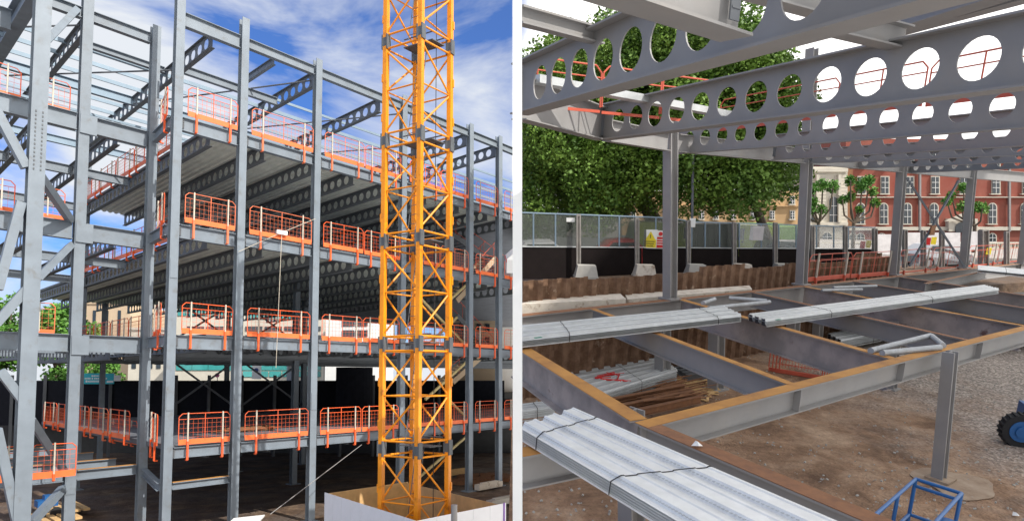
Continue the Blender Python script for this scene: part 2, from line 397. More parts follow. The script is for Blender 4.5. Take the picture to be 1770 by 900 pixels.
# thick beam between first two cellular beams, short stub
beam((U0+.1, 3.3, 19.0), (-.1, 3.3, 19.0), .34, .2, 'roof_beam')
beam(((U0)/2+.3, .2, 19.2), ((U0)/2+.3, 3.2, 19.2), .3, .15, 'roof_beam')
for v in (3.9, 5.2, 6.4, 7.7, 9.0, 10.2, 11.5, 12.8, 14.1, 15.4, 17.5):
    m = MB(); a, b = L.w(-17 if v > 4 else U0, v, 19.32), L.w(UE(v)-.2, v, 19.32); big = v in (9.0, 17.5)
    if big: m.ibeam(a, b, Z, .4, .2, .02, .012, 1)
    elif v < 5: m.bar(a-Z*.1, b-Z*.1, .05, .12)
    else: m.bar(a-Z*.12, b-Z*.12, .06, .17); m.bar(a-Z*.03+VL*.05, b-Z*.03+VL*.05, .10, .02)
    m.build('purlin', galvL, F)
for v, z in ((8, 17.6), (16, 17.2)):
    m = MB(); m.bar(L.w(-15, v, z), L.w(UE(v)-.3, v, z), .05, .1); m.build('side_rail', galvL, F)
# roof bracing rods
for (u0, v0, u1, v1) in ((U0, 9, 0, .5), (0, 9, au[3], .5), (au[3], 9, au[4], 1), (-9, 10, U0, 4), (-12, 8, -8, 3)):
    m = MB(); m.tube(L.w(u0, v0, 19.0), L.w(u1, v1, 19.0), .035, 6); m.build('bracing_rod', steelD, F)
# diagonal braces between heavy column and second column
def brace(px0, py0, px1, py1, w=.2, plane0=BV, plane1=VB, mt=steel):
    a = L.hit(px0, py0, 1, plane0); b = L.hit(px1, py1, 1, plane1)
    m = MB(); m.bar(a, b, w*.8, w, VL); m.build('brace', mt, F)
for q in ((66, 300, 121, 380), (62, 484, 122, 424), (52, 722, 110, 812), (52, 905, 110, 842), (70, 82, 132, 18), (45, 700, 0, 640), (45, 500, -8, 560), (45, 290, -8, 190)):
    if q[2] > 60: brace(*q, w=.26)
    else: brace(*q, w=.3, plane1=BV)
brace(36, 350, -4, 500, .3, BV, BV); brace(30, 905, -6, 740, .3, BV, BV)
# --- floors
SO = {}
for fi in (1, 2, 3):
    z = ZF[fi]; DEP = (0, 30.0, 30.0, 17.0)[fi]
    # trough shaped deck: ribs run back from the facade
    m = MB(); ue0, uev = UE(.2), UE(DEP)
    u = U0; k = 0
    while True:
        a0, a1, a2, a3, a4 = u, u+.10, u+.15, u+.25, u+.30
        prof = [(a0, z-.005), (a1, z-.005), (a2, z-.075), (a3, z-.075), (a4, z-.005)]
        if a4 > ue0: break
        for (ua, za), (ub, zb) in zip(prof, prof[1:]):
            m.add([L.w(ua, .15, za), L.w(ub, .15, zb), L.w(ub, DEP, zb), L.w(ua, DEP, za)], [(0, 1, 2, 3)])
        u = a4
    m.build('metal_deck', deckm, F)
    m = MB(); m.hexa([L.w(U0, .12, z), L.w(ue0, .12, z), L.w(uev, DEP, z), L.w(U0, DEP, z), L.w(U0, .12, z+.08), L.w(ue0, .12, z+.08), L.w(uev, DEP, z+.08), L.w(U0, DEP, z+.08)])
    m.build('floor_slab', concdk, F)
    us = [U0, -2.2, 0, 2.05, 4.1, 6.4, 8.7, 10.9, 13.2, 15.5]
    for u in us:
        vend = DEP
        if project(L.w(u, .3, z))[0] > 890: continue
        cellb((u, .25, z-.09), (u, DEP, z-.09), .62 if fi > 1 else .5, .2, .40, .58, n=16)
    for v in (3.2, 9, 18):
        if fi == 1: cellb((U0, v, z-.1), (UE(v)-.1, v, z-.1), .66, .2, .26, .62, n=16)
    # open left hand bays
    for u in (uA(193, VB), uA(60, VB)):
        cellb((u, VB+.3, z-.1 if fi > 1 else z-.3), (u, 17, z-.1 if fi > 1 else z-.3), .6, .2, .4, .58)
    beam((-13.5, 9, z-.1), (U0-.1, 9, z-.1), .4, .2); beam((-13.5, 16, z-.1), (U0-.1, 16, z-.1), .4, .2)
m = MB(); z = ZF[0]; m.hexa([L.w(au[0]+.1, .12, z-.1), L.w(UE(.1), .12, z-.1), L.w(UE(18), 18, z-.1), L.w(au[0]+.1, 18, z-.1), L.w(au[0]+.1, .12, z+.06), L.w(UE(.1), .12, z+.06), L.w(UE(18), 18, z+.06), L.w(au[0]+.1, 18, z+.06)])
m.build('floor_slab', concdk, F)
for u in (au[0]+1.5, au[1]+1.5, 2, 6.5): cellb((u, .3, z-.12), (u, 18, z-.12), .4, .18, .24, .4, n=8)
for v in (5, 8, 12):
    beam((-13, v, 2.75), (au[0]-.1, v, 2.75), .4, .22); m = MB(); m.flange(L.w(-13, v, 2.75), L.w(au[0]-.1, v, 2.75), Z, 0, .2, .012, 0); m.build('rusty_flange', rust, F)
# X bracing seen in the back bays
for (u0, u1, v) in ((0, 4.3, 16), (4.3, 8.9, 16)):
    m = MB(); m.bar(L.w(u0, v, 4), L.w(u1, v, 7.2), .1, .1); m.bar(L.w(u0, v+.12, 7.2), L.w(u1, v+.12, 4), .1, .1)
    m.bar(L.w(u0, v, 8), L.w(u1, v, 11), .1, .1); m.bar(L.w(u0, v+.12, 11), L.w(u1, v+.12, 8), .1, .1); m.build('cross_brace', steelD, F)

# --- guard rail panels
FN = {0: 'ground', 1: 'first', 2: 'second', 3: 'third'}
def guard(a, b, up, label, group, h=1.1, r=.016, mt=None, toe=.19, post=True, wires=True, foot=.55, outn=None, name='guardrail_panel', wm=None, step=.16):
    a = Vector(a); b = Vector(b); d = (b-a).normalized(); l = (b-a).length
    mt = mt or random.choice(ORANGES)
    a = a + up*random.uniform(-.015, .02); b = b + up*random.uniform(-.015, .02)
    T = thing(name, label, 'guardrail', (a+b)/2, group)
    outn = outn or d.cross(up).normalized()
    m = MB(); rr = .12
    p = [a+up*.1, a+up*(h-rr), a+d*rr+up*h, b-d*rr+up*h, b+up*(h-rr), b+up*.1]
    m.path(p, r, 6); m.tube(a+up*(h-.2), b+up*(h-.2), r*.8, 6)
    if l > 1.8: m.tube((a+b)/2+up*.1, (a+b)/2+up*h, r, 6)
    m.build('frame', mt, T)
    if wires:
        m = MB(); k = max(2, int(l/step)); hh = h-.22
        for i in range(1, k): m.bar(a+d*(l*i/k)+up*.18, a+d*(l*i/k)+up*hh, .007, .007, outn)
        for j in range(1, int(hh/step)+1): m.bar(a+up*(.1+j*step), b+up*(.1+j*step), .007, .007, outn)
        m.build('wire_mesh', wm or mt, T)
    m = MB(); m.box((a+b)/2+up*(toe/2), d*(l/2), outn*.012, up*(toe/2)); m.build('toe_board', orange_toe if mt in ORANGES else mt, T)
    if post:
        for q in (.16, .84) if l > 1.4 else (.5,):
            c = a+d*(l*q)+outn*.05
            m = MB(); m.mi = 0; m.bar(c-up*.1, c+up*(h+.04), .045, .045, outn)
            m.mi = 1; m.bar(c-up*foot, c+up*.12, .07, .06, outn); m.bar(c-up*foot, c-up*foot-outn*.12, .05, .05, up)
            m.build('post', [postm, mt], T)
BAY = ['first and second front columns', 'second and third front columns', 'third and fourth front columns', 'fourth and fifth front columns', 'fifth and sixth front columns', 'sixth column and white post']
for fi, z in enumerate(ZF):
    for i in range(len(au)-1):
        a, b = au[i]+.28, au[i+1]-.22; n = 2 if b-a > 3.6 else 1
        side = ['left half', 'right half']
        for k in range(n):
            s0 = a+(b-a)*k/n+.04; s1 = a+(b-a)*(k+1)/n-.04
            lab = 'orange mesh guardrail on %s floor edge between %s' % (FN[fi], BAY[i]) + (', '+side[k] if n == 2 else '')
            if s1-s0 > .4: guard(L.w(s0, -.16, z+.05), L.w(s1, -.16, z+.05), Z, lab, 'orange guardrail panels along the floor edges', outn=-VL)
    # return from col 292 back to the set back facade
    guard(L.w(bu[1]+.2, VB-.3, z+.05), L.w(au[0]-.2, .35, z+.05), Z, 'orange guardrail closing the %s floor corner behind the tall first front column' % FN[fi], 'orange guardrail panels along the floor edges', outn=-UL)
    # side edge of the deck running back
    uu = U0-.12 if fi else au[0]-.25
    nn = 5
    for k in range(nn):
        v0 = VB+.6+k*2.6
        guard(L.w(uu, v0, z+.06), L.w(uu, v0+2.5, z+.06), Z, 'guardrail on the open left side of the %s floor deck, panel %s from the front' % (FN[fi], ['first', 'second', 'third', 'fourth', 'fifth'][k]), 'orange guardrail panels along the floor edges', outn=-UL, foot=.2)
for z, nm, px0, px1 in ((15.5, 'upper', 62, 124), (15.5, 'upper outer', -10, 38), (11.55, 'middle', 62, 122), (11.55, 'middle outer', -10, 36), (7.5, 'lower', 58, 113)):
    a, b = L.hit(px0, 100, 1, VB+.3), L.hit(px1, 100, 1, VB+.3); a.z = b.z = z
    guard(a, b, Z, 'orange guardrail on the %s girder behind the heavy bolted column' % nm, 'orange guardrail panels along the floor edges', outn=-VL, foot=.1)
a, b = L.hit(52, 830, 1, 1.2), L.hit(130, 828, 1, 1.2); a.z = b.z = 2.72
guard(a, b, Z, 'orange mesh barrier low down between the heavy bolted column and the second column', 'orange guardrail panels along the floor edges', outn=-VL, foot=.1, toe=.22)
a, b = L.hit(-12, 830, 1, 1.2), L.hit(36, 828, 1, 1.2); a.z = b.z = 2.72
guard(a, b, Z, 'orange mesh barrier low down left of the heavy bolted column', 'orange guardrail panels along the floor edges', outn=-VL, foot=.1, toe=.22)
for k, (x0, x1, y0) in enumerate(((133, 190, 740), (190, 236, 760), (92, 132, 735))):
    a, b = L.hit(x0, y0, 2, 2.8), L.hit(x1, y0+8, 2, 2.8)
    guard(a, b, Z, ['orange guardrail inside the open bay right of the second column', 'orange guardrail inside the open bay beside the dark column', 'orange guardrail inside the bay behind the second column'][k], 'orange guardrail panels along the floor edges', foot=.1)
# --- tower crane mast
CB = EYE + ray(717, 650)*18.2; CB.z = 0
pf, pl, pr = (L.at(723, 650, 17.55), L.at(661, 650, 18.15), L.at(775, 650, 18.45))
for q in (pf, pl, pr): q.z = 0
pb = pl+pr-pf
C = thing('tower_crane_mast', 'orange-yellow lattice tower crane mast rising out of the white hoarding pit', 'crane mast', CB)
cor = [pl, pf, pr, pb]; zj = [0.0, .95, 3.95, 6.95, 9.95, 12.95, 15.95, 18.95]
zj = [-.1+1.05, 3.98, 6.98, 9.98, 12.98, 15.98, 18.98]
for i in range(len(zj)-1):
    z0, z1 = zj[i], zj[i+1]
    m = MB()
    for c in cor: m.box(c+Z*((z0+z1)/2), (pf-pl).normalized()*.07, (pf-pl).cross(Z).normalized()*.07, Z*((z1-z0)/2-.12))
    m.build('leg', yellow, C)
    m = MB()
    for k in range(4):
        a, b = cor[k], cor[(k+1) % 4]
        lo, hi = z0+.22, z1-.2; md = (lo+hi)/2
        m.tube(a+Z*lo, b+Z*lo, .03, 8); m.tube(a+Z*hi, b+Z*hi, .03, 8)
        if k % 2 == 0: m.tube(a+Z*(hi-.05), b+Z*md, .029, 8); m.tube(b+Z*md, a+Z*(lo+.05), .029, 8)
        else: m.tube(a+Z*(hi-.05), b+Z*md, .029, 8); m.tube(b+Z*md, a+Z*(lo+.05), .029, 8)
        m.tube(a+Z*md, b+Z*md, .024, 8)
    for c in cor:
        for zz in (z0+.7, z0+1.9): m.box(c+(c-CB)*.09+Z*zz, (pf-pl).normalized()*.03, (pf-pl).cross(Z).normalized()*.03, Z*.12)
    m.build('lattice', yellow, C)
    for c in cor:
        mj = MB()
        for dx in (-.085, .085):
            mj.box(c+(pf-pl).normalized()*dx+Z*z0, (pf-pl).normalized()*.02, (pf-pl).cross(Z).normalized()*.09, Z*.22)
        mj.box(c+Z*z0, (pf-pl).normalized()*.075, (pf-pl).cross(Z).normalized()*.075, Z*.13)
        mj.build('joint', crane_dark, C)
    # rest platform with handrail
    m = MB(); ce = (pl+pr)/2
    a_ = (pf-pl)*.42; b_ = (pr-pf)*.42; off = a_*.15
    m.box(ce+b_*.45+Z*(z0+.05), a_, b_*.5, Z*.015)
    for sgn in (-1, 1):
        m.tube(ce-a_+b_*(.5+.5*sgn)+Z*(z0+.3), ce+a_+b_*(.5+.5*sgn)+Z*(z0+.3), .02, 6)
    m.build('platform', crane_dark, C)
    m = MB(); la = ce-b_*.5
    for s_ in (-.14, .14): m.tube(la+(pf-pl).normalized()*s_+Z*(z0+.1), la+(pf-pl).normalized()*s_+b_*.9+Z*(z1), .014, 6)
    for k in range(10):
        q = (k+.5)/10; c = la+b_*.9*q+Z*(z0+.1+(z1-z0-.1)*q); m.tube(c-(pf-pl).normalized()*.14, c+(pf-pl).normalized()*.14, .01, 5)
    m.build('ladder', crane_dark, C)
m = MB()
for c in cor: m.box(c+Z*.45, (pf-pl).normalized()*.075, (pf-pl).cross(Z).normalized()*.075, Z*.45)
for k in range(4):
    a, b = cor[k], cor[(k+1) % 4]; m.tube(a+Z*.1, b+Z*.8, .029, 8)
m.build('base_frame', yellow, C)
m = MB(); ce = (pl+pr)/2; m.box(ce+(pl-pr)*.12+Z*18.0, UL*.25, VL*.2, Z*.22); m.box(ce+(pl-pr)*.12+Z*17.85, UL*.30, VL*.1, Z*.03); m.build('control_box', crane_dark, C)
m = MB(); m.tube(pr+(pl-pr)*.22+Z*1, pr+(pl-pr)*.22+Z*18.9, .012, 6); m.build('power_cable', black, C)
m = MB(); m.hexa([ce+UL*x+VL*y+Z*z for z in (-.6, .02) for x, y in ((-1.6, -1.6), (1.6, -1.6), (1.6, 1.6), (-1.6, 1.6))]); m.build('base_slab', conc, C)
# --- white hoarding round the crane base
H = thing('crane_hoarding', 'white boarded hoarding round the foot of the crane mast with bare plywood inside', 'hoarding', (CB.x, CB.y, 0))
def top_at(px, py, z): return Frame(Vector((0, 0, 0)), RTc, Vector((0, 1, 0)), Z).hit(px, py, 2, z)
h0, h1, h2 = top_at(562, 850, 2.35), top_at(720, 899, 2.35), top_at(874, 868, 2.35)
h3 = h0+(h2-h1)
def wallp(a, b, z0, z1, t, m): 
    d = (b-a).normalized(); n = d.cross(Z); m.hexa([Vector((*(a+q).xy, z)) for z in (z0, z1) for q in (-n*t, n*t, )] and [Vector((a.x-n.x*t, a.y-n.y*t, z0)), Vector((b.x-n.x*t, b.y-n.y*t, z0)), Vector((b.x+n.x*t, b.y+n.y*t, z0)), Vector((a.x+n.x*t, a.y+n.y*t, z0)), Vector((a.x-n.x*t, a.y-n.y*t, z1)), Vector((b.x-n.x*t, b.y-n.y*t, z1)), Vector((b.x+n.x*t, b.y+n.y*t, z1)), Vector((a.x+n.x*t, a.y+n.y*t, z1))])
cen = (h0+h2)/2
for a, b in ((h0, h1), (h1, h2)):
    d = (b-a).normalized(); n = d.cross(Z)
    if n.dot(cen-a) > 0: n = -n
    k = max(2, round((b-a).length/.62))
    for i in range(k):
        m = MB(); q0, q1 = a+(b-a)*(i/k)+d*.004, a+(b-a)*((i+1)/k)-d*.004
        wallp(q0+n*.012, q1+n*.012, 0, 2.35, .008, m); m.build('white_board', plyw, H)
    m = MB(); wallp(a-n*.02, b-n*.02, 0, 2.33, .014, m); m.build('plywood_backing', ply, H)
    m = MB(); m.bar(a-n*.06+Z*-.1, b-n*.06+Z*-.1, .05, .09); m.bar(a-n*.06-Z*1.1, b-n*.06-Z*1.1, .05, .09); m.build('rail', ply, H)
for a, b, t_ in ((h0, h3, 2.3), (h3, h2, 2.25)):
    m = MB(); wallp(a, b, 0, t_, .015, m); m.build('plywood_backing', ply, H)
m = MB(); q = h2+(h1-h2)*.03; n = (h2-h1).normalized().cross(Z); 
m.box(Vector((q.x, q.y, 2.1))-VL*0+n*.035, (h2-h1).normalized()*.02, n*.01, Z*.27); m.build('purple_strap', purple, H)
m = MB(); p0 = top_at(787, 905, 2.6); m.tube(Vector((p0.x, p0.y, 0)), Vector((p0.x, p0.y, 3.05))+Vector((-.03, 0, 0)), .075, 14); m.mi = 0
tag(m.build('pipe_post', steelR, smooth=False), 'short round grey pipe post standing against the white crane hoarding', 'post')
# green-white sheet bottom
m = MB(); a = top_at(425, 900, 1.6); m.box(a+Z*.02, Vector((.45, .1, .03)), Vector((-.1, .5, 0)), Z*.02); m.box(a+Vector((0, 0, -.8)), Vector((.35, .06, 0)), Vector((-.05, .35, 0)), Z*.78)
tag(m.build('covered_crate', [whitep]), 'white topped crate at the bottom edge beside the steel column foot', 'crate')
# tension wire from hoarding up to the frame
m = MB(); m.tube(top_at(467, 888, 1.6), L.hit(625, 768, 1, -.3), .014, 6); tag(m.build('guy_wire', steelR), 'thin wire running from the white topped crate up to the deck edge', 'wire')
# festoon cable with floodlight
m = MB(); pts = [L.hit(412, 435, 1, -.25), L.hit(450, 418, 1, -.25), L.hit(487, 402, 1, -.25), L.hit(545, 378, 1, -.25)]
m.path(pts, .012, 6); T = thing('site_light', 'small pale floodlight slung on a cable in front of the second floor edge', 'light', pts[2])
m.build('cable', postm, T); m = MB(); m.box(pts[2], UL*.22, VL*.06, Z*.08); m.build('lamp_body', whitep, T)
m = MB(); m.tube(pts[2]-Z*.1, L.hit(477, 635, 1, -.25), .012, 6); m.build('hanging_cable', postm, T)
# --- stairs in the right hand bays
def stair(px0, py0, px1, py1, v, wid, label, mt, n=16):
    a, b = L.hit(px0, py0, 1, v), L.hit(px1, py1, 1, v); T = thing('stair_flight', label, 'staircase', a, 'stair flights in the right hand bays')
    for q, nm in ((0, 'stringer'), (wid, 'stringer')):
        m = MB(); m.bar(a+VL*q, b+VL*q, .05, .3); m.build(nm, mt, T)
    m = MB()
    for i in range(n):
        c = a+(b-a)*((i+.5)/n)+VL*wid/2; m.box(c, UL*.13, VL*(wid/2-.03), Z*.02)
    m.build('treads', concdk, T)
    m = MB(); 
    for q in (0, wid):
        m.tube(a+VL*q+Z*1.0, b+VL*q+Z*1.0, .02, 6)
        for i in range(4): c = a+(b-a)*((i+.5)/4)+VL*q; m.tube(c, c+Z*1.0, .015, 6)
    m.build('handrail', redrail, T)
stair(775, 400, 870, 468, 2.5, 1.1, 'dark stair flight falling to the right below the third floor edge', steelD)
stair(790, 520, 862, 440, 1.6, 1.1, 'pale sided stair flight climbing to the right above the second floor guardrail', beige)
stair(783, 660, 862, 590, 2.2, 1.1, 'pale stair flight climbing to the right below the first floor edge', beige)
stair(790, 545, 862, 620, 3.0, 1.1, 'dark stair flight falling to the right behind the fifth front column', steelD)
for k, (x0, y0, x1, y1) in enumerate(((735, 690, 812, 620), (700, 845, 808, 752), (712, 500, 808, 600), (775, 690, 810, 725), (778, 518, 806, 492), (735, 600, 790, 548))):
    m = MB(); m.bar(L.hit(x0, y0, 1, 1.0+.15*k), L.hit(x1, y1, 1, 1.0+.15*k), .10, .12); m.build('raking_prop', tan_prop, F)
# curved tank dark object at (600,650)
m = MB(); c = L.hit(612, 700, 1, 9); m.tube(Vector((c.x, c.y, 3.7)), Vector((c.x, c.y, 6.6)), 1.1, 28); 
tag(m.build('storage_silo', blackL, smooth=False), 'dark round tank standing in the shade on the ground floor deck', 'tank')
# reinforcement bundle on ground deck
m = MB(); c0 = L.hit(425, 743, 2, 3.66); 
for i in range(26):
    d = UL*random.uniform(.6, 1.3)+VL*random.uniform(-.1, .1); c = c0+VL*random.uniform(-.5, .7)+UL*random.uniform(-.4, .4)+Z*random.uniform(0, .12); m.tube(c-d, c+d, .02, 5)
tag(m.build('rebar_bundle', rust_brown), 'rusty reinforcing bars lying on the ground floor deck', 'rebar')
# rubble and boards near right columns
for k, (px, py, mt, nm, lb, c_) in enumerate(((845, 838, kerbc, 'concrete_block', 'pale concrete block by the foot of the fifth front column', 'block'), (790, 815, ply, 'timber_board', 'timber board leaning behind the crane hoarding', 'board'), (868, 865, conc, 'concrete_block', 'grey concrete block at the right end of the hoarding', 'block'))):
    a = top_at(px, py, .25); m = MB(); m.box(a, UL*.9, VL*.18, Z*.14); m.box(a+Z*.14, UL*.6, VL*.1, Z*.06); tag(m.build(nm, mt), lb, c_)
m = MB(); c = top_at(850, 822, .3)
for i in range(60):
    q = c+UL*random.uniform(-2.2, 1.5)+VL*random.uniform(-1, 1.8); r = random.uniform(.08, .3)
    m.box(q-Z*.2, Vector((r, random.uniform(-.1, .1), 0)), Vector((0, r*.7, .04)), Z*r*.5)
tag(m.build('rubble', rust_brown), 'reddish brown rubble heaped round the right hand column feet', 'rubble', kind='stuff')
# --- timber stillage at lower left
for k, (px, py) in enumerate(((70, 895), (88, 880))):
    a = top_at(px, py, .3); m = MB()
    for i in range(4): m.box(a+UL*(i*.35), UL*.12, VL*1.1, Z*.05)
    m.box(a-Z*.12+UL*.5, UL*.7, VL*.06, Z*.07)
    tag(m.build('timber_pallet', ply), ['timber pallet at the foot of the heavy bolted column', 'timber pallet further back under the low barrier'][k], 'pallet')
a = top_at(80, 868, .8); T = thing('blue_site_machine', 'small dark blue wheeled machine under the low girder at far left', 'machine', (a.x, a.y, 0))
m = MB(); m.box(a, UL*.35, VL*.3, Z*.13); m.box(a+Z*.22+UL*.1, UL*.2, VL*.2, Z*.1); m.build('body', blue, T)
for i in (-.3, .3):
    m = MB(); m.tube(a+UL*i-VL*.4-Z*.4, a+UL*i-VL*.25-Z*.4, .22, 18); m.build('wheel', rubber, T)

# --- background of the left site
def bgx(px, Y): return (px-CX)/FPX*Y
def bgz(py, Y): return 6.05+(650-py)/FPX*Y
# upper street terrace behind the pit
m = MB(); m.hexa([(-90, 50, 0), (bgx(892, 50), 50, 0), (bgx(892, 160), 160, 0), (-200, 160, 0), (-90, 50, 4.3), (bgx(892, 50), 50, 4.3), (bgx(892, 160), 160, 4.3), (-200, 160, 4.3)])
struct(m.build('street_terrace', asphalt, base=(-40, 50, 0)))
T = thing('black_hoarding_line', 'black boarded hoarding with grey posts behind the steel frame', 'hoarding', (-30, 48, 0))
x = bgx(-30, 48)
while x < bgx(870, 48):
    m = MB(); m.box((x+1.25, 48, bgz(682, 48)-.6), Vector((1.22, 0, 0)), Vector((0, .04, 0)), Z*(1.7)); m.build('board', blackL, T)
    m = MB(); m.ibeam((x, 47.8, 0), (x, 47.8, bgz(648, 48)), VL, .18, .18); m.build('post', steelD, T)
    x += 2.5
def bwin(m, x0, x1, z0, z1, Y, nx, nz, fw=.62, fh=.6, t=.12):
    for i in range(nx):
        for j in range(nz):
            cx = x0+(x1-x0)*(i+.5)/nx; cz = z0+(z1-z0)*(j+.5)/nz
            m.box((cx, Y-t/2, cz), Vector(((x1-x0)/nx*fw/2, 0, 0)), Vector((0, t/2, 0)), Z*((z1-z0)/nz*fh/2))
def blockb(name, label, px0, px1, py, Y, dep, mt, wins=(), cat='building', zb=4.3, roofs=()):
    x0, x1, z1 = bgx(px0, Y), bgx(px1, Y), bgz(py, Y)
    T = thing(name, label, cat, ((x0+x1)/2, Y+dep/2, zb))
    m = MB(); m.hexa([(x0, Y, zb), (x1, Y, zb), (x1, Y+dep, zb), (x0, Y+dep, zb), (x0, Y, z1), (x1, Y, z1), (x1, Y+dep, z1), (x0, Y+dep, z1)])
    for (a, b, c, d0) in roofs:
        xa, xb, zc = bgx(a, Y), bgx(b, Y), bgz(c, Y); m.hexa([(xa, Y+d0, z1-.02), (xb, Y+d0, z1-.02), (xb, Y+d0+5, z1-.02), (xa, Y+d0+5, z1-.02), (xa, Y+d0, zc), (xb, Y+d0, zc), (xb, Y+d0+5, zc), (xa, Y+d0+5, zc)])
    m.build('wall', mt, T)
    for (a, b, c, d, nx, nz, fw, fh, mm, nm) in wins:
        xa, xb, za, zb_ = bgx(a, Y), bgx(b, Y), bgz(d, Y), bgz(c, Y)
        for i in range(nx):
            for j in range(nz):
                m = MB(); bwin(m, xa+(xb-xa)*i/nx, xa+(xb-xa)*(i+1)/nx, za+(zb_-za)*j/nz, za+(zb_-za)*(j+1)/nz, Y, 1, 1, fw, fh); m.build(nm, mm, T)
    m = MB(); m.hexa([(x0-.2, Y-.2, z1), (x1+.2, Y-.2, z1), (x1+.2, Y+.1, z1), (x0-.2, Y+.1, z1), (x0-.2, Y-.2, z1+.35), (x1+.2, Y-.2, z1+.35), (x1+.2, Y+.1, z1+.35), (x0-.2, Y+.1, z1+.35)]); m.build('parapet', mt, T)
    return T
blockb('stone_tower_block', 'beige blocky stone tower with narrow dark windows beyond the left trees', 143, 222, 525, 95, 16, beige, [(150, 215, 532, 585, 3, 1, .22, .85, glass, 'window')], roofs=((146, 192, 500, 1.5), (192, 204, 512, 2.5)))
blockb('low_stone_block', 'low stone building between the trees and the dark columns', 222, 300, 570, 90, 14, stone, [(225, 296, 585, 640, 5, 3, .5, .6, glass, 'window')])
blockb('teal_glazed_office', 'white office block with teal glass bands behind the first floor', 300, 560, 520, 78, 16, stone, [(305, 420, 528, 546, 8, 1, .9, .9, glass_teal, 'window'), (425, 556, 528, 552, 8, 1, .92, .9, glass_teal, 'window'), (320, 556, 560, 590, 7, 2, .86, .5, glass, 'window'), (305, 556, 626, 640, 9, 1, .97, .9, glass_teal, 'window'), (420, 556, 640, 652, 6, 1, .9, .8, glass_teal, 'window')])
blockb('white_office_block', 'white office block with blue grey windows left of the crane mast', 562, 640, 535, 72, 14, whitep, [(590, 636, 548, 585, 2, 2, .9, .6, glass, 'window'), (570, 636, 600, 625, 3, 1, .8, .6, glass, 'window')])
blockb('glass_office_block', 'pale office block with blue glass bands right of the last columns', 858, 892, 470, 70, 16, whitep, [(861, 884, 482, 520, 3, 5, .9, .7, glass_teal, 'window')])
blockb('stone_side_block', 'stone block seen under the stairs at the right of the steel frame', 770, 857, 545, 62, 10, beige, [(775, 850, 555, 600, 5, 2, .5, .6, glass, 'window')])
T = thing('pillar_panel_sign', 'white panel with a round blue emblem behind the second front column', 'sign', (bgx(444, 60), 60, 4.3))
m = MB(); m.box((bgx(444, 60), 60, bgz(642, 60)), Vector((.42, 0, 0)), Vector((0, .06, 0)), Z*.7); m.box((bgx(444, 60), 60, 4.8), Vector((.06, 0, 0)), Vector((0, .05, 0)), Z*.7); m.build('panel', whitep, T)
m = MB(); m.tube((bgx(444, 60), 59.93, bgz(639, 60)), (bgx(444, 60), 59.9, bgz(639, 60)), .2, 20); m.build('emblem', navy, T)
T = thing('white_kiosk', 'white cabin behind the hoarding beside the third front column', 'cabin', (bgx(506, 60), 60, 4.3)); m = MB(); m.box((bgx(506, 60), 60, bgz(640, 60)), Vector((.42, 0, 0)), Vector((0, .4, 0)), Z*1.0); m.build('body', whitep, T); m = MB(); m.box((bgx(506, 60), 59.58, bgz(636, 60)), Vector((.25, 0, 0)), Vector((0, .015, 0)), Z*.3); m.build('panel_line', kerbc, T)
for px, w_ in ((376, 'left'), (392, 'right')):
    T = thing('round_sign', '%s one of two round pink signs above the black hoarding' % w_, 'sign', (bgx(px, 56), 56, 4.3), 'round pink signs'); m = MB(); m.tube((bgx(px, 56), 56.04, bgz(648, 56)), (bgx(px, 56), 56.0, bgz(648, 56)), .2, 18); m.build('disc', pinkm, T); m = MB(); m.tube((bgx(px, 56), 56.06, 4.3), (bgx(px, 56), 56.06, bgz(650, 56)), .03, 6); m.build('pole', steelD, T)
T = thing('site_banner', 'teal banner with pale lines of lettering above the black hoarding', 'banner', (bgx(170, 47), 47.5, 4.3))
Yb = 47.3; m = MB(); m.box((bgx(170, Yb), Yb, bgz(654, Yb)), Vector(((bgx(198, Yb)-bgx(141, Yb))/2, 0, 0)), Vector((0, .03, 0)), Z*.40); m.build('board', teal, T)
m = MB(); m.box((bgx(204, Yb), Yb, bgz(653, Yb)), Vector((.24, 0, 0)), Vector((0, .03, 0)), Z*.22); m.box((bgx(192, Yb), Yb-.036, bgz(659, Yb)), Vector((.24, 0, 0)), Vector((0, .004, 0)), Z*.07); m.build('white_panel', whitep, T)
# lettering is too small to read in the photograph: rows of short pale strokes stand where the words are
m = MB()
for row, (x0, x1, y_, hh) in enumerate(((160, 175, 649.2, .06), (144, 186, 653.6, .07), (150, 178, 658.5, .08))):
    x = bgx(x0, Yb)
    while x < bgx(x1, Yb):
        wd = random.uniform(.05, .13); m.box((x+wd/2, Yb-.036, bgz(y_, Yb)), Vector((wd/2, 0, 0)), Vector((0, .004, 0)), Z*hh*random.uniform(.7, 1)); x += wd+random.choice((.03, .03, .09))
m.build('lettering', whitep, T)
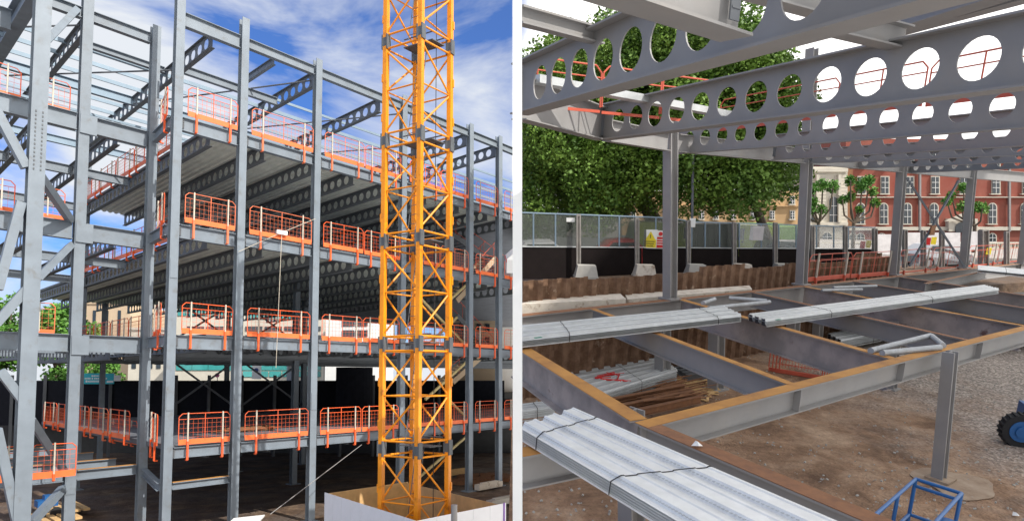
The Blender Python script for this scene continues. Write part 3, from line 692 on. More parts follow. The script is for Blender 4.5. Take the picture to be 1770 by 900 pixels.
# --- trees
def leaves(m, c, rad, n, size, sq=(1, 1, 1), rej=None, shell=.55):
    for i in range(n):
        while True:
            d = Vector((random.uniform(-1, 1), random.uniform(-1, 1), random.uniform(-1, 1)))
            if 0.01 < d.length < 1: break
        r = (shell+(1-shell)*random.random())*(d.length**.2); p = Vector(c)+Vector((d.normalized().x*rad*sq[0]*r, d.normalized().y*rad*sq[1]*r, d.normalized().z*rad*sq[2]*r))
        if rej and rej(p): continue
        s_ = size*random.uniform(.5, 1.3); a = Vector((random.gauss(0, 1), random.gauss(0, 1), random.gauss(0, .6))).normalized(); b = a.orthogonal().normalized(); b.rotate(Matrix.Rotation(random.uniform(0, 6.28), 3, a))
        m.add([p-a*s_*.5, p+b*s_*.33, p+a*s_*.5, p-b*s_*.33], [(0, 1, 2, 3)])
def tree(name, label, base, up, clusters, size, mt, trunk_r, group=None, rej=None, nper=200, limb_n=8, sq=(1, 1, 1)):
    T = thing(name, label, 'tree', base, group)
    base = Vector(base); m = MB(); topc = sum((Vector(c) for c, r in clusters), Vector())/len(clusters)
    fork = base+(topc-base)*.45
    if rej is None or True:
        m.tube(base, fork, trunk_r, 10, trunk_r*.7)
        for c, r in random.sample(clusters, min(limb_n, len(clusters))): 
            mid = fork+(Vector(c)-fork)*.5+up*random.uniform(.1, .4); m.tube(fork, mid, trunk_r*.45, 7, trunk_r*.28); m.tube(mid, Vector(c), trunk_r*.28, 6, trunk_r*.08)
    m.build('trunk', bark, T, smooth=False)
    m = MB()
    for c, r in clusters: leaves(m, c, r, int(nper*r*r), size, sq, rej)
    m.build('crown', mt, T)
    return T
def cloudc(f, k, rmin, rmax):
    return [(f(), random.uniform(rmin, rmax)) for _ in range(k)]
for i, (px0, px1, py0, py1, Y, lb) in enumerate(((-40, 62, 505, 640, 46.5, 'leafy tree at the far left behind the heavy bolted column'), (62, 128, 525, 665, 46.5, 'leafy tree between the heavy column and the second column'), (130, 168, 548, 650, 60, 'green tree in front of the beige stone tower'), (165, 200, 615, 655, 62, 'low green bush above the teal banner'))):
    cl = []
    Yt = Y+4
    for k in range(26 if i < 2 else 12):
        cl.append((Vector((bgx(random.uniform(px0+6, px1-6), Yt), Yt+random.uniform(-2, 2), bgz(random.uniform(py0+8, py1), Yt))), random.uniform(.6, 1.2)))
    tree('leafy_tree', lb, Vector((bgx((px0+px1)/2, Yt), Yt, 4.3)), Z, cl, .34, foliage2, .25, 'trees behind the left site', nper=230)

# ================================================================== RIGHT SITE
n_ = RF.z; CE, FL_, GR = 1.1, -2.5, -4.8
def rz(px, py, z): return RF.hit(px, py, 2, z)
def seamx(p): return project(p)[0]
# ground sheet of right site
m = MB(); 
def rl(px, d, z):  # point on local plane z at lateral pixel and forward distance d
    r = ray(px, 345); f_ = r.dot(RF.y); x_ = r.dot(RF.x); return RF.w(x_/f_*d, d, z)
pxs = [895.5, 1000, 1150, 1300, 1450, 1600, 1770, 2100, 2900]; ds = [1.2, 3, 5, 7, 9, 11, 13, 15, 16.5, 19, 23, 30]
for i in range(len(pxs)-1):
    for j in range(len(ds)-1):
        m.add([rl(pxs[i], ds[j], GR), rl(pxs[i+1], ds[j], GR), rl(pxs[i+1], ds[j+1], GR), rl(pxs[i], ds[j+1], GR)], [(0, 1, 2, 3)])
struct(m.build('site_ground', dirtR))
m = MB(); random.seed(5)
gp_ = [rz(px, py, GR+.006) for px, py in ((1790, 905), (1500, 905), (1560, 850), (1600, 800), (1635, 730), (1655, 690), (1720, 660), (1800, 645))]

G = thing('steel_floor_frame', 'grey steel frame with cellular beams overhead and rusty topped floor beams over the pit', 'building', rz(1400, 700, GR))
def rbeam(p0, p1, h, bw, name, mt=steelR, anchor=1, tf=.02, tw=.012, fl=None, kw=None):
    m = MB(); m.ibeam(p0, p1, n_, h, bw, tf, tw, anchor); o = m.build(name, mt, G)
    if fl:
        m = MB(); m.flange(p0, p1, n_, h, bw-.004, .006, 1); m.build('rusty_top_flange', fl, G)
    return o
# floor grid
pb0, pb1 = rz(896, 545.5, FL_), rz(1690, 463, FL_)
dirB = (pb1-pb0).normalized(); pb2 = pb1+dirB*9
rbeam(pb0, pb2, .5, .22, 'edge_beam', fl=rust_brown)
pf0, pf1 = rz(1108, 735, FL_), rz(1770, 567, FL_); dirF = (pf1-pf0).normalized()
rbeam(pf0, pf1+dirF*6, .36, .2, 'edge_beam', fl=rust)
def ln(p0, d0, p1, d1):   # intersection of two lines in floor plane
    a = RF.loc(p0); b = RF.loc(p1); u = RF.loc(RF.o+d0); v = RF.loc(RF.o+d1)
    den = u.x*v.y-u.y*v.x; t = ((b.x-a.x)*v.y-(b.y-a.y)*v.x)/den; return p0+d0*t
secs = [((1020, 532), (1360, 661), .40, .15, steelR, rust), ((1175, 517), (1545, 620), .56, .18, primer_worn, rust), ((1300, 505), (1673, 588), .40, .14, steelR, rust_brown), ((1400, 497), (1770, 563), .56, .16, primer_worn, rust), ((1488, 488), (1770, 532), .40, .14, steelR, rust_brown), ((1567, 480), (1770, 510), .5, .16, primer_worn, rust_brown)]
stubs = []
for (a, b, h, bw, mt, fm) in secs:
    a3 = rz(*a, FL_); b3 = rz(*b, FL_); d = (b3-a3).normalized(); a3 = ln(a3, d, pb0, dirB)+d*.11
    e = ln(a3, d, pf0, dirF); b3 = e-d*.1
    m = MB(); m.ibeam(a3, b3, n_, h, bw, .018, .01, 1); m.build('floor_beam', mt, G)
    m = MB(); m.flange(a3, b3, n_, h, bw-.004, .006, 1); m.build('rusty_top_flange', fm, G); stubs.append(e)
# near primary at left and continuing
s0a = rz(896, 597, FL_); s0b = rz(1104, 726, FL_)
rbeam(s0a, s0b, .55, .24, 'floor_beam', mt=primer_worn, fl=rust)
s0c = rz(1500, 893, FL_); s0d = s0b+(s0c-s0b)*1.25
rbeam(s0b+(s0c-s0b).normalized()*.12, s0d, .45, .22, 'floor_beam', fl=rust_brown)
q0, q1 = rz(896, 783, FL_), rz(1075, 750, FL_); rbeam(q0, q1, .36, .2, 'edge_beam', fl=rust)
# stiffener plates on the front beam
for px, py in ((1375, 668), (1555, 622), (1690, 588)):
    p = rz(px, py, FL_)-n_*.18; m = MB(); m.box(p-dirF.cross(n_)*(-.05), dirF*.008, dirF.cross(n_)*.05, n_*.155); m.build('stiffener', steelR, G)
rbeam(rz(1600, 490, FL_-.01), rz(1705, 468, FL_-.01), .3, .14, 'floor_beam', fl=rust_brown)
def rcol(base, h, b=.25, tp=None, axis=None, nm='column', plate=True):
    m = MB(); p1 = up_to(base, h); m.ibeam(base, p1, dirB, b, b, .03, .02)
    if plate: m.box(base+n_*.02, dirB*(b*.8), dirB.cross(n_)*(b*.8), n_*.02)
    m.build(nm, steelR, G)
cb = [(1158, 517), (1385, 492), (1545, 475), (1665, 463), (1765, 456)]
cbp = [ln(rz(px, py, FL_), (rz(px, py, FL_)-EYE), pb0+dirB.cross(n_)*0, dirB) for px, py in cb]
cbp = [rz(px, py, FL_) for px, py in cb]
for i, p in enumerate(cbp): rcol(p, CE-FL_+(.7 if i != 1 else 3.2), .26)
for p in cbp: rcol(p-n_*2.25, 2.2, .3, plate=False)
rcol(rz(1622, 830, GR), abs(GR-FL_)+.06, .19)
m = MB(); pbp = rz(1625, 830, GR); m.box(pbp+n_*.05, dirB*.19, dirB.cross(n_)*.19, n_*.015); m.build('base_plate', padm, G)
rcol(rz(1237, 672, GR), abs(GR-FL_)-.4, .30); rcol(rz(1540, 672, GR), 1.85, .22); rcol(rz(1412, 600, GR), 1.9, .25); rcol(rz(1092, 925, GR), 1.9, .28)
# ceiling cellular beams (bottom line on plane CE)
cells = [((897, 199), (1500, 38), 1.6, .40), ((1040, 243), (1770, 153), 1.25, .40), ((1165, 267), (1770, 222), 1.25, .36), ((1337, 277), (1770, 253), 1.3, .34), ((1400, 283), (1770, 269), 1.3, .34), ((1470, 292), (1770, 281), 1.3, .3), ((1560, 300), (1770, 291), 1.2, .3)]
ends = []
for i, (a, b, ext, dia) in enumerate(cells):
    a3 = rz(*a, CE); b3 = rz(*b, CE); b3 = a3+(b3-a3)*(ext if i else 1.32)
    if i < 2: dia = .42
    m = MB(); m.cell(a3, b3, n_, .68 if i < 4 else .42, .28 if i < 2 else .15, .022, .016, (dia if i < 4 else .26) if i > 1 else .42, .60 if i else .55, -1, n=24); m.build('cellular_beam', steelR, G)
    ends.append(a3)
    m = MB(); d = (b3-a3).normalized(); s_ = d.cross(n_).normalized()
    for sgn in (1, -1):
        m.box(a3+d*.06+s_*(sgn*.05)+n_*.34, d*.006, s_*.05, n_*.25)
        for k in range(6): m.tube(a3+d*.05+s_*(sgn*.05)+n_*(.15+k*.07), a3+d*.0+s_*(sgn*.05)+n_*(.15+k*.07), .012, 6)
    m.build('end_cleat', steelD, G)
# girder along the back column line
g0 = rz(897, 207, CE); g1 = ends[1]; rbeam(g0, g1, .62, .26, 'girder', anchor=-1)
tops_ = [up_to(p, CE-FL_) for p in cbp]
chain = [g1]+tops_+[tops_[-1]+dirB*6]
for a, b in zip(chain, chain[1:]):
    d = (b-a).normalized(); rbeam(a+d*.2, b-d*.2, .42, .2, 'girder', anchor=-1)
# overhead beams running across to beam one
def ptop(px, py, z): return rz(px, py, z)
rbeam(rz(897, 42, CE+.55), rz(1038, 78, CE+.55), .17, .13, 'ceiling_beam', anchor=-1)
rbeam(rz(1020, -12, CE+.0), rz(1272, 68, CE+.0), .62, .26, 'ceiling_beam', anchor=-1)
m = MB(); e = rz(1274, 60, CE+.0)
for k in range(6): m.tube(e+n_*(.16+k*.07)-dirB*.0, e+n_*(.16+k*.07)-dirB*.0-dirB.cross(n_)*0+dirB*-.09, .013, 6)
m.box(e+n_*.33-dirB*.05, dirB*.05, dirB.cross(n_)*.006+Vector((0, 0, 0)), n_*.25); m.build('end_cleat', steelD, G)
# beams of the next level seen at top right
for (a, b, z, h) in (((1440, 60), (1560, 88), CE+.6, .25), ((1290, -5), (1420, 30), CE+.7, .3)):
    rbeam(rz(*a, z), rz(*b, z), h, .2, 'ceiling_beam', anchor=-1)
a3, b3 = rz(1550, 62, 2.4), rz(1790, -2, 2.4); m = MB(); m.cell(a3, b3+(b3-a3)*.4, n_, .55, .2, .02, .014, .36, .52, -1, n=24); m.build('cellular_beam', steelR, G)
rbeam(rz(1530, 62, 2.35), rz(1900, -55, 2.35), .45, .3, 'ceiling_beam', anchor=-1)
# galvanised edge trim and upper deck
m = MB(); m.bar(rz(925, 137, 1.72), rz(1262, 199, 1.72), .22, .12, n_); m.build('edge_trim', galv, G)
# cross bracing behind
xb = [(1567, 307, 1668, 462), (1657, 312, 1572, 460)]
for x0, y0, x1, y1 in xb:
    m = MB(); a = ray(x0, y0); b = ray(x1, y1); pa = EYE+a*21.2; pb_ = EYE+b*21.2; m.bar(pa, pb_, .06, .06, n_); m.build('cross_brace', steelD, G)
m = MB(); pc = EYE+ray(1612, 398)*21.1; m.box(pc, dirB*.16, n_*.16, dirB.cross(n_)*.02); m.build('brace_plate', rust_brown, G)
# guard rails on upper level
def rguard(a, b, lab, h=1.1, **k): guard(a, b, n_, lab, 'red edge guardrails of the right hand site', h=h, mt=redrail, foot=.1, **k)
ga, gb = rz(1240, 228, 1.8), rz(1800, 160, 1.8)
for k in range(4): 
    a = ga+(gb-ga)*(k/4)+(gb-ga)*.005; b = ga+(gb-ga)*((k+1)/4)-(gb-ga)*.005
    rguard(a, b, 'red guardrail on the upper floor seen through the beam holes, %s from the left' % ['first', 'second', 'third', 'fourth'][k], h=.8, toe=.2, wires=False, post=False)
ga, gb = rz(927, 187, 1.45), rz(1235, 215, 1.45)
for k in range(3):
    a = ga+(gb-ga)*(k/3); b = ga+(gb-ga)*((k+1)/3-.01)
    rguard(a, b, 'red guardrail behind the first big cellular beam, %s from the left' % ['first', 'second', 'third'][k], h=.8, toe=.05, wires=False, post=False)
# guard rails at back edge near street
ga, gb = rz(1395, 490, FL_+.02), rz(1545, 476, FL_+.02)
yy = dirB.cross(n_)*-1
segs = [((1395, 487), (1468, 480)), ((1470, 480), (1543, 474)), ((1550, 473), (1606, 467)), ((1608, 467), (1662, 461)), ((1670, 461), (1722, 456)), ((1724, 455), (1768, 451))]
for k, (a, b) in enumerate(segs):
    a3, b3 = rz(*a, FL_), rz(*b, FL_); ah = .86
    rguard(a3, b3, 'red mesh guardrail at the street side of the floor grid, %s from the left' % ['first', 'second', 'third', 'fourth', 'fifth', 'sixth'][k], h=ah*1.0, toe=.14 if k < 2 else .05, r=.013, step=.3)
# --- decking bundles
def bundle(p00, p01, p10, p11, label, nrib=3, hgt=.1, layers=4, mt=deckW, straps=(.15, .8), ribd=.035, endm=deck_end, dots=0):
    """p00-p01 = first long edge, p10-p11 = second long edge, top surface"""
    T = thing('deck_bundle', label, 'metal decking', (p00+p01+p10+p11)/4, 'bundles of galvanised floor decking')
    def P(s, t, z): return (p00+(p01-p00)*s)*(1-t) + (p10+(p11-p10)*s)*t + n_*z
    prof = []
    for r in range(nrib):
        b0 = r/nrib; w_ = 1/nrib
        prof += [(b0, 0), (b0+.12*w_, 0), (b0+.2*w_, ribd), (b0+.28*w_, ribd), (b0+.32*w_, ribd*.8), (b0+.62*w_, ribd*.8), (b0+.66*w_, ribd), (b0+.74*w_, ribd), (b0+.82*w_, 0)]
    prof.append((1, 0))
    for ly in range(layers):
        m = MB(); z0 = -ly*hgt/layers; th = .004; s0, s1 = random.uniform(0, .006), 1-random.uniform(0, .006)
        if ly == 0: s0, s1 = 0, 1
        for (t0, a0), (t1, a1) in zip(prof, prof[1:]):
            pts = [P(s0, t0, z0+a0), P(s1, t0, z0+a0), P(s1, t1, z0+a1), P(s0, t1, z0+a1)]
            m.hexa([p-n_*th for p in pts]+pts)
        m.build('deck_sheet', mt, T)
    m = MB(); z0 = -hgt
    for t0, t1 in ((0, .04), (.96, 1)):
        m.hexa([P(.003, t0, z0-.01), P(.997, t0, z0-.01), P(.997, t1, z0-.01), P(.003, t1, z0-.01), P(.003, t0, z0+.01), P(.997, t0, z0+.01), P(.997, t1, z0+.01), P(.003, t1, z0+.01)])
    m.build('side_lip', mt, T)
    if endm:
        for r in range(nrib):
            m = MB()
            t0 = r/nrib+.2/nrib; t1 = r/nrib+.74/nrib
            for s_ in (0.004,): m.hexa([P(s_-.002, t0, -hgt), P(s_+.002, t0, -hgt), P(s_+.002, t1, -hgt), P(s_-.002, t1, -hgt), P(s_-.002, t0, ribd*.6), P(s_+.002, t0, ribd*.6), P(s_+.002, t1, ribd*.6), P(s_-.002, t1, ribd*.6)])
            m.build('rib_ends', endm, T)
    for s_ in straps:
        m = MB(); prev = None
        for t, a in [(-.01, -hgt)]+prof+[(1.01, -hgt)]:
            if a < ribd*.5 and 0 < t < 1: continue
            q = P(s_+(t-.5)*.02, t, a+.004 if t not in (-.01, 1.01) else a); 
            if prev is not None: m.bar(prev, q, .012, .004, n_)
            prev = q
        m.build('strap', black, T)
    if dots:
        m = MB(); per = (p01-p00).length
        for r in range(nrib):
            for tt in (.16, .78):
                k = int(per/.045)
                for i in range(k):
                    s_ = (i+.5)/k; t = (r+tt)/nrib; c = P(s_, t, ribd*.5+.003); d = (p01-p00).normalized(); e_ = ((P(s_, t+.02/nrib, 0))-P(s_, t-.02/nrib, 0)).normalized()
                    m.box(c, d*.009, e_*.013, n_*.003)
        m.build('embossments', galv, T)['kind'] = 'stuff'
    return T
bz = FL_+.16
bundle(rz(997, 708, bz), rz(1500, 924, bz), rz(897, 738, bz), rz(1200, 917, bz), 'large bright bundle of corrugated decking nearest the camera bottom left', 3, .12, 5, dots=1, ribd=.045, straps=(.13, .60), endm=None)
bundle(rz(896, 565, bz), rz(1250, 531, bz), rz(896, 590, bz), rz(1283, 547, bz), 'bundle of grey decking lying across the floor beams at left', 3, .1, 4, mt=galv, straps=(.18, .86), ribd=.05)
bundle(rz(1292, 545, bz), rz(1700, 494, bz), rz(1325, 556, bz), rz(1728, 501, bz), 'bundle of grey decking lying across the floor beams at right', 3, .1, 4, mt=galv, straps=(.2, .62), ribd=.05)
bundle(rz(1690, 459, bz+.1), rz(1790, 468, bz+.1), rz(1690, 466, bz+.1), rz(1790, 476, bz+.1), 'short white bundle of decking at the right end of the grid', 2, .1, 3, mt=deckW, straps=(.5,), ribd=.04)
gz = GR+.42
bundle(rz(978, 642, gz), rz(1140, 616, gz), rz(1035, 684, gz), rz(1172, 641, gz), 'bundle of decking on the pit floor below the left bundle', 6, .35, 6, mt=galv, straps=(.5,), ribd=.04)
bundle(rz(1170, 586, gz), rz(1230, 577, gz), rz(1190, 600, gz), rz(1260, 588, gz), 'small bundle of decking on the pit floor beside the grey stub column', 3, .25, 5, mt=galv, straps=(.5,), ribd=.04)
bundle(rz(1430, 577, gz), rz(1520, 560, gz), rz(1455, 590, gz), rz(1560, 570, gz), 'bundle of decking on the pit floor under the right bundle', 3, .25, 5, mt=galv, straps=(.5,), ribd=.04)
bundle(rz(897, 700, gz), rz(945, 694, gz), rz(897, 712, gz), rz(960, 705, gz), 'bundle of decking on the pit floor at the extreme left of the grid', 3, .2, 4, mt=galv, straps=(.5,), ribd=.04)
# green tags
for px, py, lb in ((930, 583, 'small green tag on the left grey decking bundle'), (1345, 552, 'small green tag on the right grey decking bundle')):
    m = MB(); p = rz(px, py, bz+.055); m.box(p, dirB*.07, dirB.cross(n_)*.025, n_*.004); tag(m.build('paper_tag', mat('green_tag', (.02, .22, .14), .5)), lb, 'tag')
# steel sections stored on the pit floor
for k in range(6):
    a, b = rz(1050+k*9, 688+k*5.2, GR+.1+.1*(k%2)), rz(1176+k*7, 664+k*5.0, GR+.1+.1*(k%2)); m = MB(); m.ibeam(a, b, n_, .16, .12, .012, .01)
    tag(m.build('steel_section', rust_brown), 'rusty steel section lying on the pit floor below the decking bundles', 'steel beam', 'loose rusty sections on the pit floor')
for k in range(4):
    a, b = rz(1165+k*7, 640+k*4, GR+.12), rz(1208+k*8, 632+k*5, GR+.12); m = MB(); m.ibeam(a, b, n_, .18, .14, .012, .01)
    tag(m.build('steel_section', steelD), 'dark grey steel section on the pit floor beside the decking stack', 'steel beam', 'loose grey sections on the pit floor')
m = MB(); random.seed(3)
for k in range(9):
    c = rz(1035+random.uniform(0, 40), 652+random.uniform(-6, 6), gz+.03); d = dirB*random.uniform(.05, .35)+dirB.cross(n_)*random.uniform(-.3, .3); m.tube(c-d, c+d, .02, 6)
tag(m.build('red_clamps', red), 'heap of small red steel clamps on the decking stack in the pit', 'clamps')
m = MB(); random.seed(31)
for k in range(70):
    c = rz(random.uniform(1090, 1205), random.uniform(650, 692), GR+.05+random.uniform(0, .25)); d = dirB*random.uniform(.3, .9)+dirB.cross(n_)*random.uniform(-.12, .12)
    m.tube(c-d, c+d, random.uniform(.008, .02), 5)
tag(m.build('loose_bars', rust_brown), 'tangle of thin rusty bars strewn over the sections in the pit', 'metal bars', kind='stuff')
# galvanised tube frames lying on the grid
def tubes(pts, lab, z=FL_+.05, r=.055):
    m = MB()
    for a, b in pts: m.tube(rz(*a, z), rz(*b, z), r, 12)
    tag(m.build('steel_tube_frame', tubem, smooth=False), lab, 'steel tube', 'grey tubular brace frames lying on the grid')
tubes([((1505, 606), (1608, 580)), ((1525, 610), (1625, 600)), ((1610, 581), (1630, 597))], 'grey tubular brace frame resting by the front beam near the column')
tubes([((1225, 533), (1330, 522)), ((1215, 524), (1235, 517)), ((1260, 515), (1325, 520))], 'grey tubular brace frame lying behind the gap between the two bundles')
tubes([((1440, 497), (1515, 494)), ((1420, 502), (1490, 500))], 'pair of grey tubes lying near the back edge beam', r=.04)
# red mesh panels in pit
for k in range(4):
    a, b = rz(1328+k*6, 640+k*1.5, GR), rz(1420+k*4, 655+k, GR)
    guard(a, b, n_, 'red mesh barrier standing in the pit beneath the middle floor beams', 'red mesh barriers stacked in the pit', h=.85, mt=redrail, toe=.1, post=False)
# spoil and debris, stones
m = MB(); random.seed(9)
for i in range(900):
    px, py = random.uniform(905, 1770), random.uniform(600, 900); p = rz(px, py, GR); r = random.uniform(.007, .024)
    a = Vector((random.gauss(0, 1), random.gauss(0, 1), random.gauss(0, 1))).normalized(); b = a.orthogonal().normalized(); c = a.cross(b)
    m.box(p+n_*r*.3, a*r, b*r*.7, c*r*.6)
o = m.build('loose_stones', conc); tag(o, 'loose stones and small debris scattered over the brown site ground', 'stones', kind='stuff')
m = MB()
for i in range(70):
    px, py = random.gauss(1195, 22), random.gauss(668, 12); p = rz(px, py, GR+.03); d = dirB*random.uniform(-.3, .3)+dirB.cross(n_)*random.uniform(-.3, .3); m.bar(p-d, p+d, .06, .02, n_)
tag(m.build('timber_scraps', ply), 'timber offcuts scattered at the foot of the stub column in the pit', 'timber', kind='stuff')
m = MB(); cp = rz(1650, 835, GR+.012); pts = []
for i in range(26):
    t = 2*math.pi*i/26; r = .62*(1+.12*math.sin(3*t+1)+.08*math.sin(5*t)); pts.append(cp+RF.x*(r*math.cos(t))+RF.y*(r*math.sin(t)))
m.poly(pts, n_*.012); tag(m.build('concrete_pad', padm), 'rough pale concrete pad round the foot of the near short column', 'concrete pad')
# --- sheet piling and pit wall
def pile_line(pts_px, ztop, zbot, depth, label, pan=.4, jag=.12):
    T = thing('sheet_pile_wall', label, 'pile wall', EYE+ray(pts_px[0][0], 500)*depth)
    return T
W = thing('sheet_pile_wall', 'rusty brown corrugated sheet pile wall along the back of the pit', 'pile wall', RF.w(1, 17, GR))
wa, wb = RF.loc(pb0)+Vector((0, 1.3, 0)), RF.loc(pb1)+Vector((-.2, 1.2, 0)); wdir = (wb-wa); wl = wdir.length; wd = wdir/wl; wn = Vector((wd.y, -wd.x, 0)); wa = wa
npan = int(wl/.42)
random.seed(21); hcur = 0
for k in range(npan+10):
    if k % 5 == 0: hcur = random.choice((0, .0, .1, -.1, .22))
    a = wa+wd*(k*.42); z1 = FL_+.56+hcur*.7; z0 = GR-.1
    if not 896 < project(RF.w(a.x, a.y, z1))[0] < 1545: continue
    pr_ = [(0, 0), (.06, .10), (.21, .10), (.27, 0), (.42, 0)]
    m = MB()
    for (s0, n0), (s1, n1) in zip(pr_, pr_[1:]):
        p0 = a+wd*s0+wn*n0; p1 = a+wd*s1+wn*n1
        q = [RF.w(p0.x, p0.y, z0), RF.w(p1.x, p1.y, z0), RF.w(p1.x, p1.y, z1), RF.w(p0.x, p0.y, z1)]; bk = RF.y*.02
        m.hexa([q[0], q[1], q[1]+bk, q[0]+bk, q[3], q[2], q[2]+bk, q[3]+bk])
    m.build('pile_panel', sheetp, W)
# pale concrete kerb in front
ka, kb = RF.loc(rz(897, 531, FL_-.05)), RF.loc(rz(1085, 512, FL_-.05))
m = MB(); p = [rz(897, 526, FL_+.08), rz(1082, 516, FL_+.08), rz(1072, 507, FL_+.08), rz(897, 517, FL_+.08)]
m.hexa([q-n_*.25 for q in p]+p); tag(m.build('concrete_kerb', kerbc), 'pale concrete beam along the foot of the sheet piling at left', 'kerb')
m = MB(); p = [rz(1085, 517, FL_+.02), rz(1300, 499, FL_+.02), rz(1295, 493, FL_+.02), rz(1080, 508, FL_+.02)]
m.hexa([q-n_*.2 for q in p]+p); tag(m.build('concrete_kerb', kerbc), 'pale concrete beam along the foot of the sheet piling behind the first column', 'kerb')
# street level terrace behind wall: local plane
ST = -2.2
def st(px, depth, z): 
    p = rl(px, depth, z); return p
HD = {}
def hw(px):  # hoarding line forward distance
    return 18.5+(px-900)*.0125
m = MB(); e0 = [(px, hw(px)-1.6) for px in (896, 1100, 1300, 1530)]
tp = [rl(px, d, -2.52) for px, d in e0]+[rl(1530, 28, -2.52), rl(896, 20.2, -2.52)]
m.poly([q-n_*2.3 for q in tp], n_*2.3); struct(m.build('pit_edge', dirt))
m = MB(); m.poly([q-n_*2.3 for q in (rl(1532, 21.5, -3.0), rl(1800, 26, -3.0), rl(2300, 40, -3.0), rl(2300, 50, -3.0), rl(1532, 31, -3.0))], n_*2.3); struct(m.build('site_verge', dirt))
m = MB(); m.add([rl(896, 19.9, -3.4), rl(3200, 22, -3.4), rl(3200, 160, -3.4), rl(896, 160, -3.4)], [(0, 1, 2, 3)]); struct(m.build('road', asphalt))
# lift road at right: pavement strip
m = MB(); m.poly([rl(1400, 40, -3.4), rl(2000, 43, -3.4), rl(2000, 60, -3.4), rl(1400, 58, -3.4)], n_*.14); struct(m.build('pavement', pave))
# black hoarding with perspex top
Hh = thing('black_street_hoarding', 'black street hoarding with a mesh fence on top behind the pit', 'hoarding', rl(1150, 20, -2))
pxl = [897, 1000, 1110, 1195, 1277, 1345, 1410, 1465, 1512]
def hz(px, py): # point on the hoarding line at pixel
    d = hw(px); r = ray(px, py); return EYE+r*(d/r.dot(RF.y))
ytop = lambda px: 426.5+(px-900)*.007
for a, b in zip(pxl, pxl[1:]):
    m = MB(); p = [hz(a+.5, 482), hz(b-.5, 482), hz(b-.5, ytop(b)), hz(a+.5, ytop(a))]; t = RF.y*.04
    m.hexa([p[0], p[1], p[1]+t, p[0]+t, p[3], p[2], p[2]+t, p[3]+t]); m.build('black_board', blackply, Hh)
    m = MB(); m.bar(hz(a, ytop(a)-.6), hz(b, ytop(b)-.6), .06, .03, n_); m.build('capping', galv, Hh)
ytp = lambda px: 367+(px-900)*.036 if px < 1180 else 383+(px-1200)*.032
fx = [897, 922, 960, 998, 1035, 1070, 1100, 1133, 1160, 1195, 1218, 1243, 1277, 1315, 1345, 1375, 1410, 1440, 1465, 1512]
for a, b in zip(fx, fx[1:]):
    q = MB(); ff = -RF.y*.05
    p = [hz(a, ytop(a)-2)+ff, hz(b, ytop(b)-2)+ff, hz(b, ytp(b))+ff, hz(a, ytp(a))+ff]
    q.bar(p[3], p[2], .03, .04, n_); q.bar(p[0], p[3], .045, .03, RF.y); q.build('fence_frame', galvL, Hh)
    q = MB(); q.hexa([p[0]-ff*.2, p[1]-ff*.2, p[1]-ff*.3, p[0]-ff*.3, p[3]-ff*.2, p[2]-ff*.2, p[2]-ff*.3, p[3]-ff*.3]); q.build('netting' if b < 1280 else 'clear_panel', meshdk if b < 1280 else perspex, Hh)
# timber/steel posts with concrete blocks
posts = [(1000, 478, 372), (1101, 476, 378), (1190, 474, 382), (1269, 472, 385), (1340, 471, 386), (1404, 470, 391), (1461, 469, 392), (1512, 466, 396), (1564, 462, 398), (1596, 460, 399), (1628, 460, 400), (1700, 462, 398), (1740, 462, 401)]
for k, (px, y0, y1) in enumerate(posts):
    lb = 'grey timber post standing in the street hoarding, %s from the left' % ['first', 'second', 'third', 'fourth', 'fifth', 'sixth', 'seventh', 'eighth', 'ninth', 'tenth', 'eleventh', 'twelfth', 'thirteenth'][k]
    d = hw(px)-.35; p0 = EYE+ray(px, y0)*(d/ray(px, y0).dot(RF.y)); p1 = EYE+ray(px, y1)*(d/ray(px, y1).dot(RF.y)); m = MB(); wdt = .15 if px < 1500 else .17
    if px == 1700: wdt = .32
    m.ibeam(p0, p1, RF.x, wdt*.9, wdt, .04, .05); m.box(p1, RF.x*wdt*.4, RF.y*wdt*.4, n_*.03)
    tag(m.build('hoarding_post', mat('post_grey', (.31, .285, .26), .85, var=.2, scale=7) if k == 0 else MATS['post_grey']), lb, 'post', 'posts of the street hoarding')
    if px < 1500:
        T = None; m = MB(); c = EYE+ray(px+13, 461.5+(1-(px-900)/600)*7)*((d-.35)/ray(px, 466).dot(RF.y)); sw = .34
        hh_ = .17; b_ = [c+RF.x*a_*sw+RF.y*c_*.3-n_*hh_ for a_, c_ in ((-1, -1), (1, -1), (1, 1), (-1, 1))]; t_ = [c+RF.x*a_*sw*.8+RF.y*c_*.2+n_*hh_ for a_, c_ in ((-1, -1), (1, -1), (1, 1), (-1, 1))]
        m.hexa(b_+t_); m.box(c-n_*(hh_+.03), RF.x*sw*1.05, RF.y*.32, n_*.03)
        tag(m.build('concrete_block', kerbc if k % 2 else conc), 'tapered concrete block at the foot of the %s hoarding post from the left' % ['first', 'second', 'third', 'fourth', 'fifth', 'sixth', 'seventh'][k], 'concrete block', 'concrete blocks along the sheet piling')
